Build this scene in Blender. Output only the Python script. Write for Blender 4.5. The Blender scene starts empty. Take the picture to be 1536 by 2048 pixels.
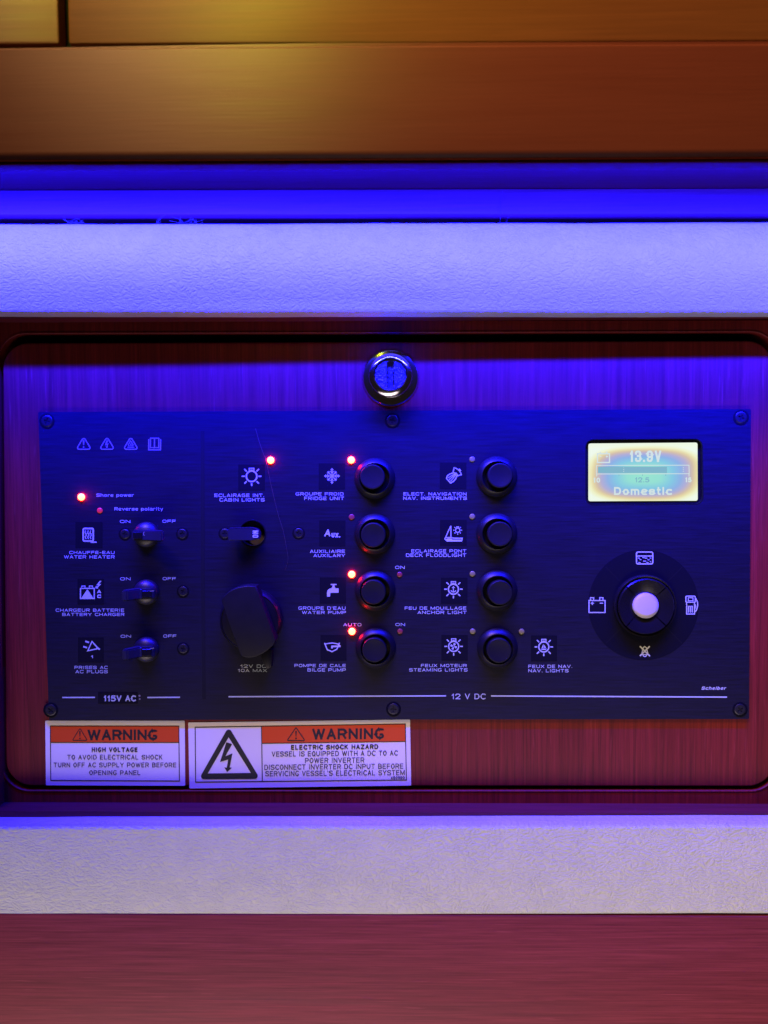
import bpy, bmesh, math, random
from mathutils import Vector, Matrix
random.seed(7)
SC = bpy.context.scene
C = SC.collection
# ------------------------------------------------------------------ camera
# All lengths below are millimetres, the control panel's face is the plane Y=0, its middle the origin.
F_PX, CX, CY = 1420.0, 768.0, 1024.0            # focal length and centre, in pixels of the 1536x2048 photograph
CAM = Vector((1.5, -370.4, 44.1))
YAW, PITCH, ROLL = math.radians(.97), math.radians(-2.40), math.radians(.36)
ROT = Matrix.Rotation(YAW, 3, 'Z') @ Matrix.Rotation(PITCH, 3, 'X') @ Matrix.Rotation(ROLL, 3, 'Y')
RX, FW, UP = ROT.col[0].copy(), ROT.col[1].copy(), ROT.col[2].copy()
cd = bpy.data.cameras.new('camera'); cam = bpy.data.objects.new('camera', cd); C.objects.link(cam)
m = Matrix.Identity(4)
for i in range(3):
    m[i][0], m[i][1], m[i][2], m[i][3] = RX[i], UP[i], -FW[i], CAM[i] * .001
cam.matrix_world = m
cd.sensor_fit = 'VERTICAL'; cd.sensor_height = 36; cd.sensor_width = 27
cd.lens = F_PX / 2048 * 36
cd.clip_start = .01; cd.clip_end = 20
cd.dof.use_dof = True; cd.dof.focus_distance = .368; cd.dof.aperture_fstop = 7.0
SC.camera = cam
# ------------------------------------------------------------------ world, lamps, exposure
SC.view_settings.view_transform = 'Standard'; SC.view_settings.look = 'None'
SC.view_settings.exposure = 0; SC.view_settings.gamma = 1; SC.view_settings.use_curve_mapping = False
W = bpy.data.worlds.new('World'); SC.world = W; W.use_nodes = True
W.node_tree.nodes['Background'].inputs[0].default_value = (.9, .55, .45, 1)
W.node_tree.nodes['Background'].inputs[1].default_value = .015

def aim(o, loc, target):
    o.location = Vector(loc) * .001
    o.rotation_euler = (Vector(target) - Vector(loc)).to_track_quat('-Z', 'Y').to_euler()

def area(name, loc, target, sx, sy, power, col):
    l = bpy.data.lights.new(name, 'AREA'); l.shape = 'RECTANGLE'; l.size = sx * .001; l.size_y = sy * .001
    l.energy = power; l.color = col
    o = bpy.data.objects.new(name, l); C.objects.link(o); aim(o, loc, target)
    return o

# the blue strip under the overhead cabinet: runs along x, slightly skew
LED_L, LED_R = Vector((-260, -56.5, 186.0)), Vector((260, -67.5, 175.5))
o = area('blue_strip_light', (0, 0, 0), (0, 1, -1), 560, 4, 11.4, (.0044, .0041, 1))
xa = (LED_R - LED_L).normalized(); za = -Vector((0, .80, -.60)); za = (za - xa * za.dot(xa)).normalized(); ya = za.cross(xa)
mm = Matrix((xa, ya, za)).transposed().to_4x4(); mm.translation = (LED_L + LED_R) * .0005
o.matrix_world = mm; o.data.spread = math.radians(108)
# assumed, unseen ceiling light, large and soft, high in front of the wall
area('assumed_ceiling_light', (-300, -560, 1000), (0, -78, 430), 340, 340, 1.25, (1, .56, .22)).data.spread = math.radians(40)
# added warm fill lamp below the frame, assumed bounce off an unseen table
area('assumed_warm_fill', (-120, -275, -440), (-60, 0, -228), 1300, 150, .98, (1, .79, .80)).data.spread = math.radians(78)
# small yellow lamp, unseen and assumed, whose beam falls on the overhead cabinet
sp = bpy.data.lights.new('assumed_yellow_spot', 'SPOT'); sp.energy = 80; sp.color = (.88, .92, .02); sp.shadow_soft_size = .03
sp.spot_size = math.radians(18); sp.spot_blend = 1
so = bpy.data.objects.new('assumed_yellow_spot', sp); C.objects.link(so); aim(so, (-285, -1150, 950), (-65, -80, 400))

# ------------------------------------------------------------------ pixel <-> place
def P(px, py, Y=0.0):
    d = RX * ((px - CX) / F_PX) + FW - UP * ((py - CY) / F_PX)
    return CAM + d * ((Y - CAM.y) / d.y)

def Zat(px, py, Y): return P(px, py, Y).z
PX = P(769, 1100).x - P(768, 1100).x              # millimetres per pixel on the panel face

# ------------------------------------------------------------------ mesh helpers
ORG = {}
def tag(o, label=None, cat=None, group=None, kind=None):
    for k, v in (('label', label), ('category', cat), ('group', group), ('kind', kind)):
        if v: o[k] = v
    return o

def place(o, parent, org):
    C.objects.link(o); org = Vector(org); ORG[o] = org
    if parent is not None:
        o.parent = parent; o.location = (org - ORG[parent]) * .001
    else:
        o.location = org * .001
    return o

def thing(name, org, label, cat, group=None):
    return tag(place(bpy.data.objects.new(name, None), None, org), label, cat, group)

class MB:
    def __init__(self): self.v, self.f = [], []
    def add(self, pts, faces):
        n = len(self.v); self.v += [Vector(p) for p in pts]; self.f += [tuple(i + n for i in f) for f in faces]
        return self
    def box(self, a, b, bevel=0, seg=2, rot=None, at=None):
        bm = bmesh.new(); bmesh.ops.create_cube(bm, size=1)
        a, b = Vector(a), Vector(b); c = (a + b) / 2; s = b - a
        for v in bm.verts: v.co = Vector((v.co.x * s.x, v.co.y * s.y, v.co.z * s.z))
        if bevel: bmesh.ops.bevel(bm, geom=bm.edges[:], offset=bevel, segments=seg, affect='EDGES', profile=.5)
        M = rot if rot else Matrix.Identity(3)
        bm.verts.index_update()
        self.add([M @ v.co + c for v in bm.verts], [[v.index for v in f.verts] for f in bm.faces]); bm.free()
        return self
    def prism(self, outline, y0, y1, bevel=0, seg=2, axis='Y'):
        """outline: (x, z) points; solid from y0 (front) to y1 (back)"""
        bm = bmesh.new()
        vs = [bm.verts.new((p[0], y0, p[1])) for p in outline]
        f = bm.faces.new(vs); r = bmesh.ops.extrude_face_region(bm, geom=[f])
        for e in r['geom']:
            if isinstance(e, bmesh.types.BMVert): e.co.y = y1
        bmesh.ops.recalc_face_normals(bm, faces=bm.faces[:])
        if bevel:
            ed = [e for e in bm.edges if abs(e.verts[0].co.y - y0) < 1e-6 and abs(e.verts[1].co.y - y0) < 1e-6]
            bmesh.ops.bevel(bm, geom=ed, offset=bevel, segments=seg, affect='EDGES', profile=.5)
        bm.verts.index_update()
        self.add([v.co for v in bm.verts], [[v.index for v in f.verts] for f in bm.faces]); bm.free()
        return self
    def lathe(self, c, prof, n=48, tilt=None):
        """profile (r, y) about the axis through c along Y; r=0 closes it"""
        c = Vector(c); pts, rows = [], []
        for r, y in prof:
            if r < 1e-6: rows.append([len(pts)]); pts.append(Vector((0, y, 0)))
            else:
                rows.append(list(range(len(pts), len(pts) + n)))
                pts += [Vector((r * math.cos(2 * math.pi * k / n), y, r * math.sin(2 * math.pi * k / n))) for k in range(n)]
        fs = []
        for a, b in zip(rows, rows[1:]):
            for k in range(n):
                k2 = (k + 1) % n
                if len(a) == 1 and len(b) == 1: continue
                if len(a) == 1: fs.append((a[0], b[k2], b[k]))
                elif len(b) == 1: fs.append((a[k], a[k2], b[0]))
                else: fs.append((a[k], a[k2], b[k2], b[k]))
        M = tilt if tilt else Matrix.Identity(3)
        return self.add([M @ p + c for p in pts], fs)
    def tube(self, pts, r, n=6, taper=None):
        pts = [Vector(p) for p in pts]; rows = []; vs = []
        for i, p in enumerate(pts):
            d = (pts[min(i + 1, len(pts) - 1)] - pts[max(i - 1, 0)]).normalized()
            a = d.cross(Vector((.3, 1, .2))).normalized(); b = d.cross(a)
            rr = r * (taper(i / (len(pts) - 1)) if taper else 1)
            rows.append(list(range(len(vs), len(vs) + n)))
            vs += [p + (a * math.cos(2 * math.pi * k / n) + b * math.sin(2 * math.pi * k / n)) * rr for k in range(n)]
        fs = [(a[k], a[(k + 1) % n], b[(k + 1) % n], b[k]) for a, b in zip(rows, rows[1:]) for k in range(n)]
        fs += [tuple(reversed(rows[0])), tuple(rows[-1])]
        return self.add(vs, fs)
    def extrude_x(self, secL, secR, xl, xr, n=1, wob=None):
        """closed section given at both ends as (y, z) lists"""
        k = len(secL); vs = []
        for i in range(n + 1):
            t = i / n
            for j in range(k):
                y = secL[j][0] * (1 - t) + secR[j][0] * t; z = secL[j][1] * (1 - t) + secR[j][1] * t
                x = xl * (1 - t) + xr * t
                if wob: dy, dz = wob(x, j); y += dy; z += dz
                vs.append((x, y, z))
        fs = [(i * k + j, i * k + (j + 1) % k, (i + 1) * k + (j + 1) % k, (i + 1) * k + j) for i in range(n) for j in range(k)]
        fs += [tuple(range(k))[::-1], tuple(range(n * k, n * k + k))]
        return self.add(vs, fs)
    def mesh(self, name, mat, org, smooth=35, flat=45):
        me = bpy.data.meshes.new(name); org = Vector(org)
        me.from_pydata([(v - org) * .001 for v in self.v], [], self.f)
        bm = bmesh.new(); bm.from_mesh(me)
        if smooth: bmesh.ops.recalc_face_normals(bm, faces=bm.faces[:])
        bm.to_mesh(me); bm.free()
        if smooth:
            me.shade_smooth()
            for p_ in me.polygons:
                if p_.area > flat * 1e-6: p_.use_smooth = False
            me.set_sharp_from_angle(angle=math.radians(smooth))
        if mat: me.materials.append(mat)
        return me
    def build(self, name, mat, parent=None, org=None, smooth=35, flat=45):
        if org is None:
            lo = Vector([min(v[i] for v in self.v) for i in range(3)]); hi = Vector([max(v[i] for v in self.v) for i in range(3)])
            org = (lo + hi) / 2
        return place(bpy.data.objects.new(name, self.mesh(name, mat, org, smooth, flat)), parent, org)

def holed_plate(outer, holes, y0, y1, rim=0):
    """flat board with openings: front at y0, back at y1; outlines (x, z)"""
    mb = MB(); bm = bmesh.new(); es = []
    for loop in [outer] + holes:
        vs = [bm.verts.new((p[0], y0, p[1])) for p in loop]
        es += [bm.edges.new((vs[i], vs[(i + 1) % len(vs)])) for i in range(len(vs))]
    bmesh.ops.triangle_fill(bm, use_beauty=True, use_dissolve=False, edges=es, normal=(0, -1, 0))
    bm.verts.index_update()
    mb.add([v.co for v in bm.verts], [[v.index for v in f.verts] for f in bm.faces]); bm.free()
    for loop in [outer] + holes:
        k = len(loop)
        mb.add([(p[0], y0, p[1]) for p in loop] + [(p[0], y1, p[1]) for p in loop], [(i, (i + 1) % k, (i + 1) % k + k, i + k) for i in range(k)])
    return mb

def rounded(corners, r, n=8):
    """round the corners of an (x, z) polygon"""
    out = []; k = len(corners)
    for i in range(k):
        p = Vector(corners[i]); a = Vector(corners[i - 1]) - p; b = Vector(corners[(i + 1) % k]) - p
        ang = a.angle(b); d = r / math.tan(ang / 2); a.normalize(); b.normalize()
        c = p + (a + b).normalized() * (r / math.sin(ang / 2))
        s, e = p + a * d - c, p + b * d - c
        a0 = math.atan2(s.y, s.x); da = (math.atan2(e.y, e.x) - a0 + math.pi) % (2 * math.pi) - math.pi
        out += [(c.x + r * math.cos(a0 + da * t / n), c.y + r * math.sin(a0 + da * t / n)) for t in range(n + 1)]
    return out

def q(px, py, Y=0.0): p = P(px, py, Y); return (p.x, p.z)

# ---- flat print: strokes, fills and lettering drawn in the plane of a surface
class Ink:
    def __init__(self, h=.12, base=0.0): self.h, self.base, self.v, self.f, self.k = h, base, [], [], 0
    def add(self, pts, faces):
        n = len(self.v); Y = self.base - self.h - .0018 * self.k; self.k = (self.k + 1) % 14
        self.v += [P(p[0], p[1], Y) for p in pts]; self.f += [tuple(i + n for i in f) for f in faces]
        return self
    def fill(self, pts): return self.add(pts, [tuple(range(len(pts)))])
    def rect(self, x0, y0, x1, y1): return self.fill([(x0, y0), (x1, y0), (x1, y1), (x0, y1)])
    def line(self, pts, w, closed=False):
        p = [Vector(a) for a in pts]; n = len(p); L, R = [], []
        for i in range(n):
            if closed or 0 < i < n - 1:
                d0 = (p[i] - p[i - 1]).normalized(); d1 = (p[(i + 1) % n] - p[i]).normalized()
            elif i == 0: d0 = d1 = (p[1] - p[0]).normalized()
            else: d0 = d1 = (p[i] - p[i - 1]).normalized()
            t = d0 + d1
            if t.length < 1e-4: t = d0
            t.normalize(); nn = Vector((-t.y, t.x)); c = max(.45, nn.dot(Vector((-d0.y, d0.x))))
            L.append(p[i] + nn * (w / 2 / c)); R.append(p[i] - nn * (w / 2 / c))
        m_ = n if closed else n - 1
        return self.add(L + R, [(i, (i + 1) % n, (i + 1) % n + n, i + n) for i in range(m_)])
    def arc(self, cx, cy, r, w, a0=0, a1=360, n=28, ry=None):
        full = abs(a1 - a0) >= 360; k = n if full else n + 1
        return self.line([(cx + r * math.cos(math.radians(a0 + (a1 - a0) * i / n)), cy + (ry or r) * math.sin(math.radians(a0 + (a1 - a0) * i / n))) for i in range(k)], w, full)
    def disc(self, cx, cy, r, n=20): return self.fill([(cx + r * math.cos(2 * math.pi * i / n), cy + r * math.sin(2 * math.pi * i / n)) for i in range(n)])
    def text(self, s, x0, x1, yt, yb, slope=0, t=None, shear=0, turn=None, R=.62, gap=.24):
        """stroke lettering fitted between x0..x1, cap line yt, base line yb; t: stroke width, R: roundness"""
        H = yb - yt; t = t or H * .16
        ws = [GW.get(ch, .94 if ch.isupper() or ch.isdigit() else .8) for ch in s]
        U = sum(ws) + gap * (len(s) - 1); ux = (x1 - x0) / U; gx = x0; h = t / 2
        xc = (x0 + x1) / 2
        for ch, w in zip(s, ws):
            gw = w * ux
            for path, closed, ext in GLYPH.get(ch, lambda R: [])(R):
                pp = [Vector((gx + h + u * (gw - t), yb - h - v * (H - t))) for u, v in path]
                if ext and not closed:
                    pp[0] = pp[0] + (pp[0] - pp[1]).normalized() * h; pp[-1] = pp[-1] + (pp[-1] - pp[-2]).normalized() * h
                out = []
                for q_ in pp:
                    X, Y = q_.x + shear * (yb - q_.y), q_.y
                    Y += slope * (X - xc)
                    out.append(turn(X, Y) if turn else (X, Y))
                self.line(out, t, closed)
            gx += gw + gap * ux
        return self
    def build(self, name, mat, parent):
        mb = MB(); mb.v, mb.f = self.v, self.f
        return mb.build(name, mat, parent, smooth=0)

# stroke alphabet: centre lines in a unit box, corners rounded by R (1 = full ellipse)
def rnd_(pts, R, closed=False):
    out = []; k = len(pts)
    for i, p in enumerate(pts):
        if not closed and i in (0, k - 1): out.append(p); continue
        a, b = pts[i - 1], pts[(i + 1) % k]
        def cut(o): 
            d = math.hypot(o[0] - p[0], o[1] - p[1]); e = min(.5 * R, d * .5); return (p[0] + (o[0] - p[0]) * e / d, p[1] + (o[1] - p[1]) * e / d)
        s_, e_ = cut(a), cut(b)
        for n_ in range(5):
            u = n_ / 4 * math.pi / 2; cs_, sn_ = 1 - math.sin(u), 1 - math.cos(u)
            out.append((p[0] + (s_[0] - p[0]) * cs_ + (e_[0] - p[0]) * sn_, p[1] + (s_[1] - p[1]) * cs_ + (e_[1] - p[1]) * sn_))
    return out
def L_(*p): return (list(p), False, True)
def l_(*p): return (list(p), False, False)
def c_r(R, *p): return (rnd_(list(p), R), False, True)
def o_r(R, *p): return (rnd_(list(p), R, True), True, False)
X_ = .70
GW = {'I': .26, 'M': 1.16, 'W': 1.3, ' ': .42, '.': .24, "'": .2, '-': .5, '1': .55, 'i': .24, 'l': .24, 'r': .55, 't': .5, 'm': 1.15, 'w': 1.1, 'J': .75, 'L': .8, 'F': .84, 'E': .86}
GLYPH = {
 'A': lambda R: [L_((0, 0), (.5, 1)), L_((.5, 1), (1, 0)), l_((.18, .3), (.82, .3))],
 'B': lambda R: [L_((0, 0), (0, 1)), (rnd_([(0, .52), (.93, .52), (.93, 1), (0, 1)], R * .7), False, False), (rnd_([(0, .52), (1, .52), (1, 0), (0, 0)], R * .7), False, False)],
 'C': lambda R: [c_r(R, (1, .86), (1, 1), (0, 1), (0, 0), (1, 0), (1, .14))],
 'D': lambda R: [L_((0, 0), (0, 1)), (rnd_([(0, 1), (1, 1), (1, 0), (0, 0)], R), False, False)],
 'E': lambda R: [L_((0, 0), (0, 1)), l_((0, 1), (1.08, 1)), l_((0, .52), (1, .52)), l_((0, 0), (1.08, 0))],
 'F': lambda R: [L_((0, 0), (0, 1)), l_((0, 1), (1.08, 1)), l_((0, .5), (1, .5))],
 'G': lambda R: [(rnd_([(1, .88), (1, 1), (0, 1), (0, 0), (1, 0), (1, .40)], R), False, False), l_((1.04, .40), (.55, .40))],
 'H': lambda R: [L_((0, 0), (0, 1)), L_((1, 0), (1, 1)), l_((0, .5), (1, .5))],
 'I': lambda R: [L_((.5, 0), (.5, 1))],
 'K': lambda R: [L_((0, 0), (0, 1)), l_((0, .4), (.95, 1.1)), l_((.35, .6), (1, -.08))],
 'L': lambda R: [L_((0, 0), (0, 1)), l_((0, 0), (1.08, 0))],
 'M': lambda R: [L_((0, 0), (0, 1)), L_((1, 0), (1, 1)), l_((0, 1.0), (.5, .02)), l_((1, 1.0), (.5, .02))],
 'N': lambda R: [L_((0, 0), (0, 1)), L_((1, 0), (1, 1)), l_((0, 1), (1, 0))],
 'O': lambda R: [o_r(R, (0, 0), (0, 1), (1, 1), (1, 0))],
 'P': lambda R: [L_((0, 0), (0, 1)), (rnd_([(0, 1), (1, 1), (1, .42), (0, .42)], R * .8), False, False)],
 'Q': lambda R: [o_r(R, (0, 0), (0, 1), (1, 1), (1, 0)), L_((.62, .25), (.98, -.04))],
 'R': lambda R: [L_((0, 0), (0, 1)), (rnd_([(0, 1), (1, 1), (1, .46), (0, .46)], R * .8), False, False), l_((.6, .46), (1, -.08))],
 'S': lambda R: [c_r(R * .85, (.96, .84), (.96, 1), (0, 1), (0, .53), (1, .49), (1, 0), (0, 0), (0, .16))],
 'T': lambda R: [L_((.5, 0), (.5, 1)), L_((0, 1), (1, 1))],
 'U': lambda R: [c_r(R, (0, 1), (0, 0), (1, 0), (1, 1))],
 'V': lambda R: [L_((0, 1), (.5, 0)), L_((.5, 0), (1, 1))],
 'W': lambda R: [L_((0, 1), (.25, 0)), L_((.25, 0), (.5, .95)), L_((.5, .95), (.75, 0)), L_((.75, 0), (1, 1))],
 'X': lambda R: [L_((0, 0), (1, 1)), L_((0, 1), (1, 0))],
 'Y': lambda R: [L_((0, 1), (.5, .45)), L_((1, 1), (.5, .45)), L_((.5, .45), (.5, 0))],
 'Z': lambda R: [L_((0, 1), (1, 1)), l_((1, 1), (0, 0)), L_((0, 0), (1, 0))],
 '0': lambda R: [o_r(max(R, .8), (0, 0), (0, 1), (1, 1), (1, 0))],
 '1': lambda R: [L_((.8, 0), (.8, 1)), l_((.8, .98), (.0, .66))],
 '2': lambda R: [c_r(.8, (0, .72), (0, 1), (1, 1), (1, .58), (0, 0)), L_((0, 0), (1, 0))],
 '3': lambda R: [c_r(.7, (0, .78), (0, 1), (.95, 1), (.95, .53), (.4, .53)), c_r(.7, (.4, .53), (1, .53), (1, 0), (0, 0), (0, .22))],
 '4': lambda R: [L_((.75, 0), (.75, 1)), l_((.75, 1), (0, .28)), L_((0, .28), (1, .28))],
 '5': lambda R: [l_((1.05, 1), (.08, 1)), l_((.12, 1.05), (.05, .5)), c_r(.8, (.05, .54), (.3, .62), (1, .62), (1, 0), (0, 0), (0, .12))],
 '6': lambda R: [o_r(.8, (0, 0), (0, .58), (1, .58), (1, 0)), c_r(.8, (0, .3), (0, 1), (.95, 1), (.95, .78))],
 '9': lambda R: [o_r(.8, (0, .42), (0, 1), (1, 1), (1, .42)), c_r(.8, (1, .7), (1, 0), (.05, 0), (.05, .22))],
 '.': lambda R: [L_((.5, 0), (.5, .02))],
 "'": lambda R: [L_((.5, .85), (.5, 1))],
 '-': lambda R: [L_((0, .42), (1, .42))],
 'a': lambda R: [o_r(.7, (0, 0), (0, .42), (1, .42), (1, 0)), c_r(.7, (.05, X_), (1, X_), (1, 0))],
 'b': lambda R: [L_((0, 0), (0, 1)), o_r(.8, (0, 0), (0, X_), (1, X_), (1, 0))],
 'c': lambda R: [c_r(.8, (1, X_ - .06), (1, X_), (0, X_), (0, 0), (1, 0), (1, .06))],
 'e': lambda R: [(rnd_([(0, .36), (1, .36), (1, X_), (0, X_), (0, 0), (1, 0), (1, .06)], .7), False, False)],
 'h': lambda R: [L_((0, 0), (0, 1)), c_r(.8, (0, X_), (1, X_), (1, 0))],
 'i': lambda R: [L_((.5, 0), (.5, X_)), L_((.5, .97), (.5, 1))],
 'l': lambda R: [L_((.5, 0), (.5, 1))],
 'm': lambda R: [L_((0, 0), (0, X_)), c_r(.5, (0, X_), (.5, X_), (.5, 0)), c_r(.5, (.5, X_), (1, X_), (1, 0))],
 'o': lambda R: [o_r(.8, (0, 0), (0, X_), (1, X_), (1, 0))],
 'p': lambda R: [L_((0, -.3), (0, X_)), o_r(.8, (0, 0), (0, X_), (1, X_), (1, 0))],
 'r': lambda R: [L_((0, 0), (0, X_)), c_r(.8, (0, .4), (.1, X_), (1, X_))],
 's': lambda R: [c_r(.6, (.96, .54), (.96, X_), (0, X_), (0, .36), (1, .36), (1, 0), (0, 0), (0, .16))],
 't': lambda R: [c_r(.6, (.35, 1), (.35, 0), (1, 0)), L_((0, X_), (1, X_))],
 'v': lambda R: [L_((0, X_), (.5, 0)), L_((.5, 0), (1, X_))],
 'w': lambda R: [L_((0, X_), (.25, 0)), L_((.25, 0), (.5, X_)), L_((.5, X_), (.75, 0)), L_((.75, 0), (1, X_))],
 'y': lambda R: [L_((0, X_), (.5, 0)), L_((1, X_), (.35, -.3))],
}

# ------------------------------------------------------------------ materials
def mat(name, col=(.5, .5, .5), rough=.5, metal=0, ior=1.5, emit=None, es=0, coat=0, spec=None):
    mt = bpy.data.materials.new(name); mt.use_nodes = True
    b = mt.node_tree.nodes['Principled BSDF']
    b.inputs['Base Color'].default_value = (*col, 1); b.inputs['Roughness'].default_value = rough
    b.inputs['Metallic'].default_value = metal; b.inputs['IOR'].default_value = ior
    b.inputs['Coat Weight'].default_value = coat; b.inputs['Coat Roughness'].default_value = .25
    if spec is not None: b.inputs['Specular IOR Level'].default_value = spec
    if emit: b.inputs['Emission Color'].default_value = (*emit, 1); b.inputs['Emission Strength'].default_value = es
    return mt

class N:
    """small node helper"""
    def __init__(self, mt): self.t = mt.node_tree; self.b = self.t.nodes['Principled BSDF']
    def new(self, typ, ins=None, **kw):
        n = self.t.nodes.new(typ)
        for k, v in kw.items(): setattr(n, k, v)
        for k, v in (ins or {}).items():
            if isinstance(v, bpy.types.NodeSocket): self.t.links.new(v, n.inputs[k])
            else: n.inputs[k].default_value = v
        return n
    def link(self, a, b): self.t.links.new(a, b)
    def pos(self, scale):
        g = self.new('ShaderNodeNewGeometry')
        return self.new('ShaderNodeVectorMath', {0: g.outputs['Position'], 1: scale}, operation='MULTIPLY').outputs[0]
    def noise(self, vec, scale=1, detail=4, rough=.6): return self.new('ShaderNodeTexNoise', {'Vector': vec, 'Scale': scale, 'Detail': detail, 'Roughness': rough}).outputs[0]
    def ramp(self, fac, stops):
        r = self.new('ShaderNodeValToRGB', {'Fac': fac}); e = r.color_ramp.elements
        while len(e) < len(stops): e.new(.5)
        for i, (p, c) in enumerate(stops): e[i].position = p; e[i].color = (*c, 1) if len(c) == 3 else c
        return r.outputs[0]
    def mix(self, f, a, b, typ='MIX'):
        n = self.new('ShaderNodeMix', data_type='RGBA', blend_type=typ)
        for k, v in ((0, f), (6, a), (7, b)):
            if isinstance(v, bpy.types.NodeSocket): self.link(v, n.inputs[k])
            else: n.inputs[k].default_value = v if k == 0 else (*v, 1)
        return n.outputs[2]
    def math(self, op, a, b=0.0):
        n = self.new('ShaderNodeMath', operation=op)
        for k, v in ((0, a), (1, b)):
            if isinstance(v, bpy.types.NodeSocket): self.link(v, n.inputs[k])
            else: n.inputs[k].default_value = v
        return n.outputs[0]
    def bump(self, h, strength, dist, normal=None):
        ins = {'Height': h, 'Strength': strength, 'Distance': dist}
        if normal: ins['Normal'] = normal
        return self.new('ShaderNodeBump', ins).outputs[0]

def wood(name, along, col=(.25, .052, .036), rough=.4, coat=.25, streak=1.0, aniso=0):
    mt = mat(name, col, rough, coat=coat); n = N(mt)
    def v(across, length, other=None):
        s = [across] * 3; s[along] = length; return n.pos(s)
    fine = n.noise(v(1000, 20), 1, 4, .7)                 # hair-fine grain
    mid = n.noise(v(330, 9), 1, 3, .55)
    big = n.noise(v(45, 3.5), 1, 2, .5)
    pores = n.noise(v(1100, 45), 1, 1, .4)
    dk, lt = tuple(c * (1 - .45 * streak) for c in col), tuple(c * (1 + .45 * streak) for c in col)
    c1 = n.ramp(fine, [(.32, dk), (.68, lt)])
    c2 = n.ramp(mid, [(.34, (1 - .16 * streak,) * 3), (.66, (1 + .14 * streak,) * 3)])
    c3 = n.ramp(big, [(.3, (.92, .9, .9)), (.7, (1.07, 1.09, 1.1))])
    c = n.mix(1, n.mix(1, c1, c2, 'MULTIPLY'), c3, 'MULTIPLY')
    fleck = n.ramp(pores, [(.70, (0, 0, 0)), (.78, (1, 1, 1))])
    c = n.mix(n.math('MULTIPLY', fleck, .3 * streak), c, tuple(min(1, x * 2.2 + .03) for x in col))
    if aniso:
        n.b.inputs['Anisotropic'].default_value = aniso
        n.link(n.new('ShaderNodeCombineXYZ', {2: 1.0}).outputs[0], n.b.inputs['Tangent'])
    n.link(c, n.b.inputs['Base Color'])
    n.link(n.bump(n.math('ADD', fine, pores), .25, .00012), n.b.inputs['Normal'])
    n.link(n.math('ADD', n.math('MULTIPLY', mid, .18), rough - .09), n.b.inputs['Roughness'])
    return mt

WOOD_V = wood('upright_grain_wood', 2, (.175, .0125, .0115), rough=.5, coat=.0, streak=.8)
WOOD_V.node_tree.nodes['Principled BSDF'].inputs['Specular IOR Level'].default_value = .32
WOOD_H = wood('level_grain_wood', 0, (.13, .018, .024), rough=.5, coat=.0, streak=.6)
WOOD_LOW = wood('lower_board_wood', 0, (.235, .036, .045), rough=.5, coat=0, streak=.65)
WOOD_LIP = mat('shaded_lip_wood', (.09, .014, .012), .8, spec=.05)  # darkened colour stands in for shade along the fascia's bottom edge
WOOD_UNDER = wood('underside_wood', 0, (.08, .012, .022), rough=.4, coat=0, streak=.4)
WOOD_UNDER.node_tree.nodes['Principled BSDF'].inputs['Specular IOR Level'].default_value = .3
WOOD_TOP = wood('cabinet_wood', 0, (.165, .043, .026), rough=.43, coat=.0, streak=.16, aniso=.75)
WOOD_DRAWER = wood('drawer_wood', 0, (.225, .082, .026), rough=.43, coat=.0, streak=.24, aniso=.75)
WOOD_LOW.node_tree.nodes['Principled BSDF'].inputs['Specular IOR Level'].default_value = .15
DARK = mat('gap_shade', (.004, .003, .004), .8)  # near-black colour stands in for the shade inside gaps

def leather():
    mt = mat('cream_leather', (.78, .72, .66), .5, spec=.35); n = N(mt)
    p = n.pos((1000, 1000, 1000))
    warp = n.new('ShaderNodeTexNoise', {'Vector': p, 'Scale': .11, 'Detail': 1}).outputs['Color']
    w2 = n.new('ShaderNodeVectorMath', {0: n.new('ShaderNodeVectorMath', {0: warp, 1: (.5, .5, .5)}, operation='SUBTRACT').outputs[0], 1: (6, 6, 6)}, operation='MULTIPLY').outputs[0]
    pv = n.new('ShaderNodeVectorMath', {0: p, 1: w2}, operation='ADD').outputs[0]
    pv = n.new('ShaderNodeVectorMath', {0: pv, 1: (.58, 1, 1.0)}, operation='MULTIPLY').outputs[0]
    e1 = n.new('ShaderNodeTexVoronoi', {'Vector': pv, 'Scale': .44}, feature='DISTANCE_TO_EDGE').outputs[0]
    e2 = n.new('ShaderNodeTexVoronoi', {'Vector': pv, 'Scale': .9}, feature='DISTANCE_TO_EDGE').outputs[0]
    a = n.ramp(e1, [(0, (0, 0, 0)), (.30, (1, 1, 1))]); b = n.ramp(e2, [(0, (0, 0, 0)), (.36, (1, 1, 1))])
    folds = n.noise(n.pos((90, 90, 170)), 1, 4, .6)
    amt = n.ramp(n.noise(n.pos((22, 22, 34)), 1, 2, .5), [(.35, (.75, .75, .75)), (.65, (1, 1, 1))])
    h = n.math('ADD', n.math('MULTIPLY', n.math('ADD', n.math('MULTIPLY', a, .7), n.math('MULTIPLY', b, .45)), amt), n.math('MULTIPLY', folds, .18))
    n.link(n.bump(h, .55, .0007), n.b.inputs['Normal'])
    spot = n.ramp(n.noise(n.pos((60, 60, 60)), 1, 3, .6), [(.3, (.62, .67, .64)), (.7, (.68, .73, .70))])
    n.link(spot, n.b.inputs['Base Color'])
    return mt
LEATHER = leather()

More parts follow.
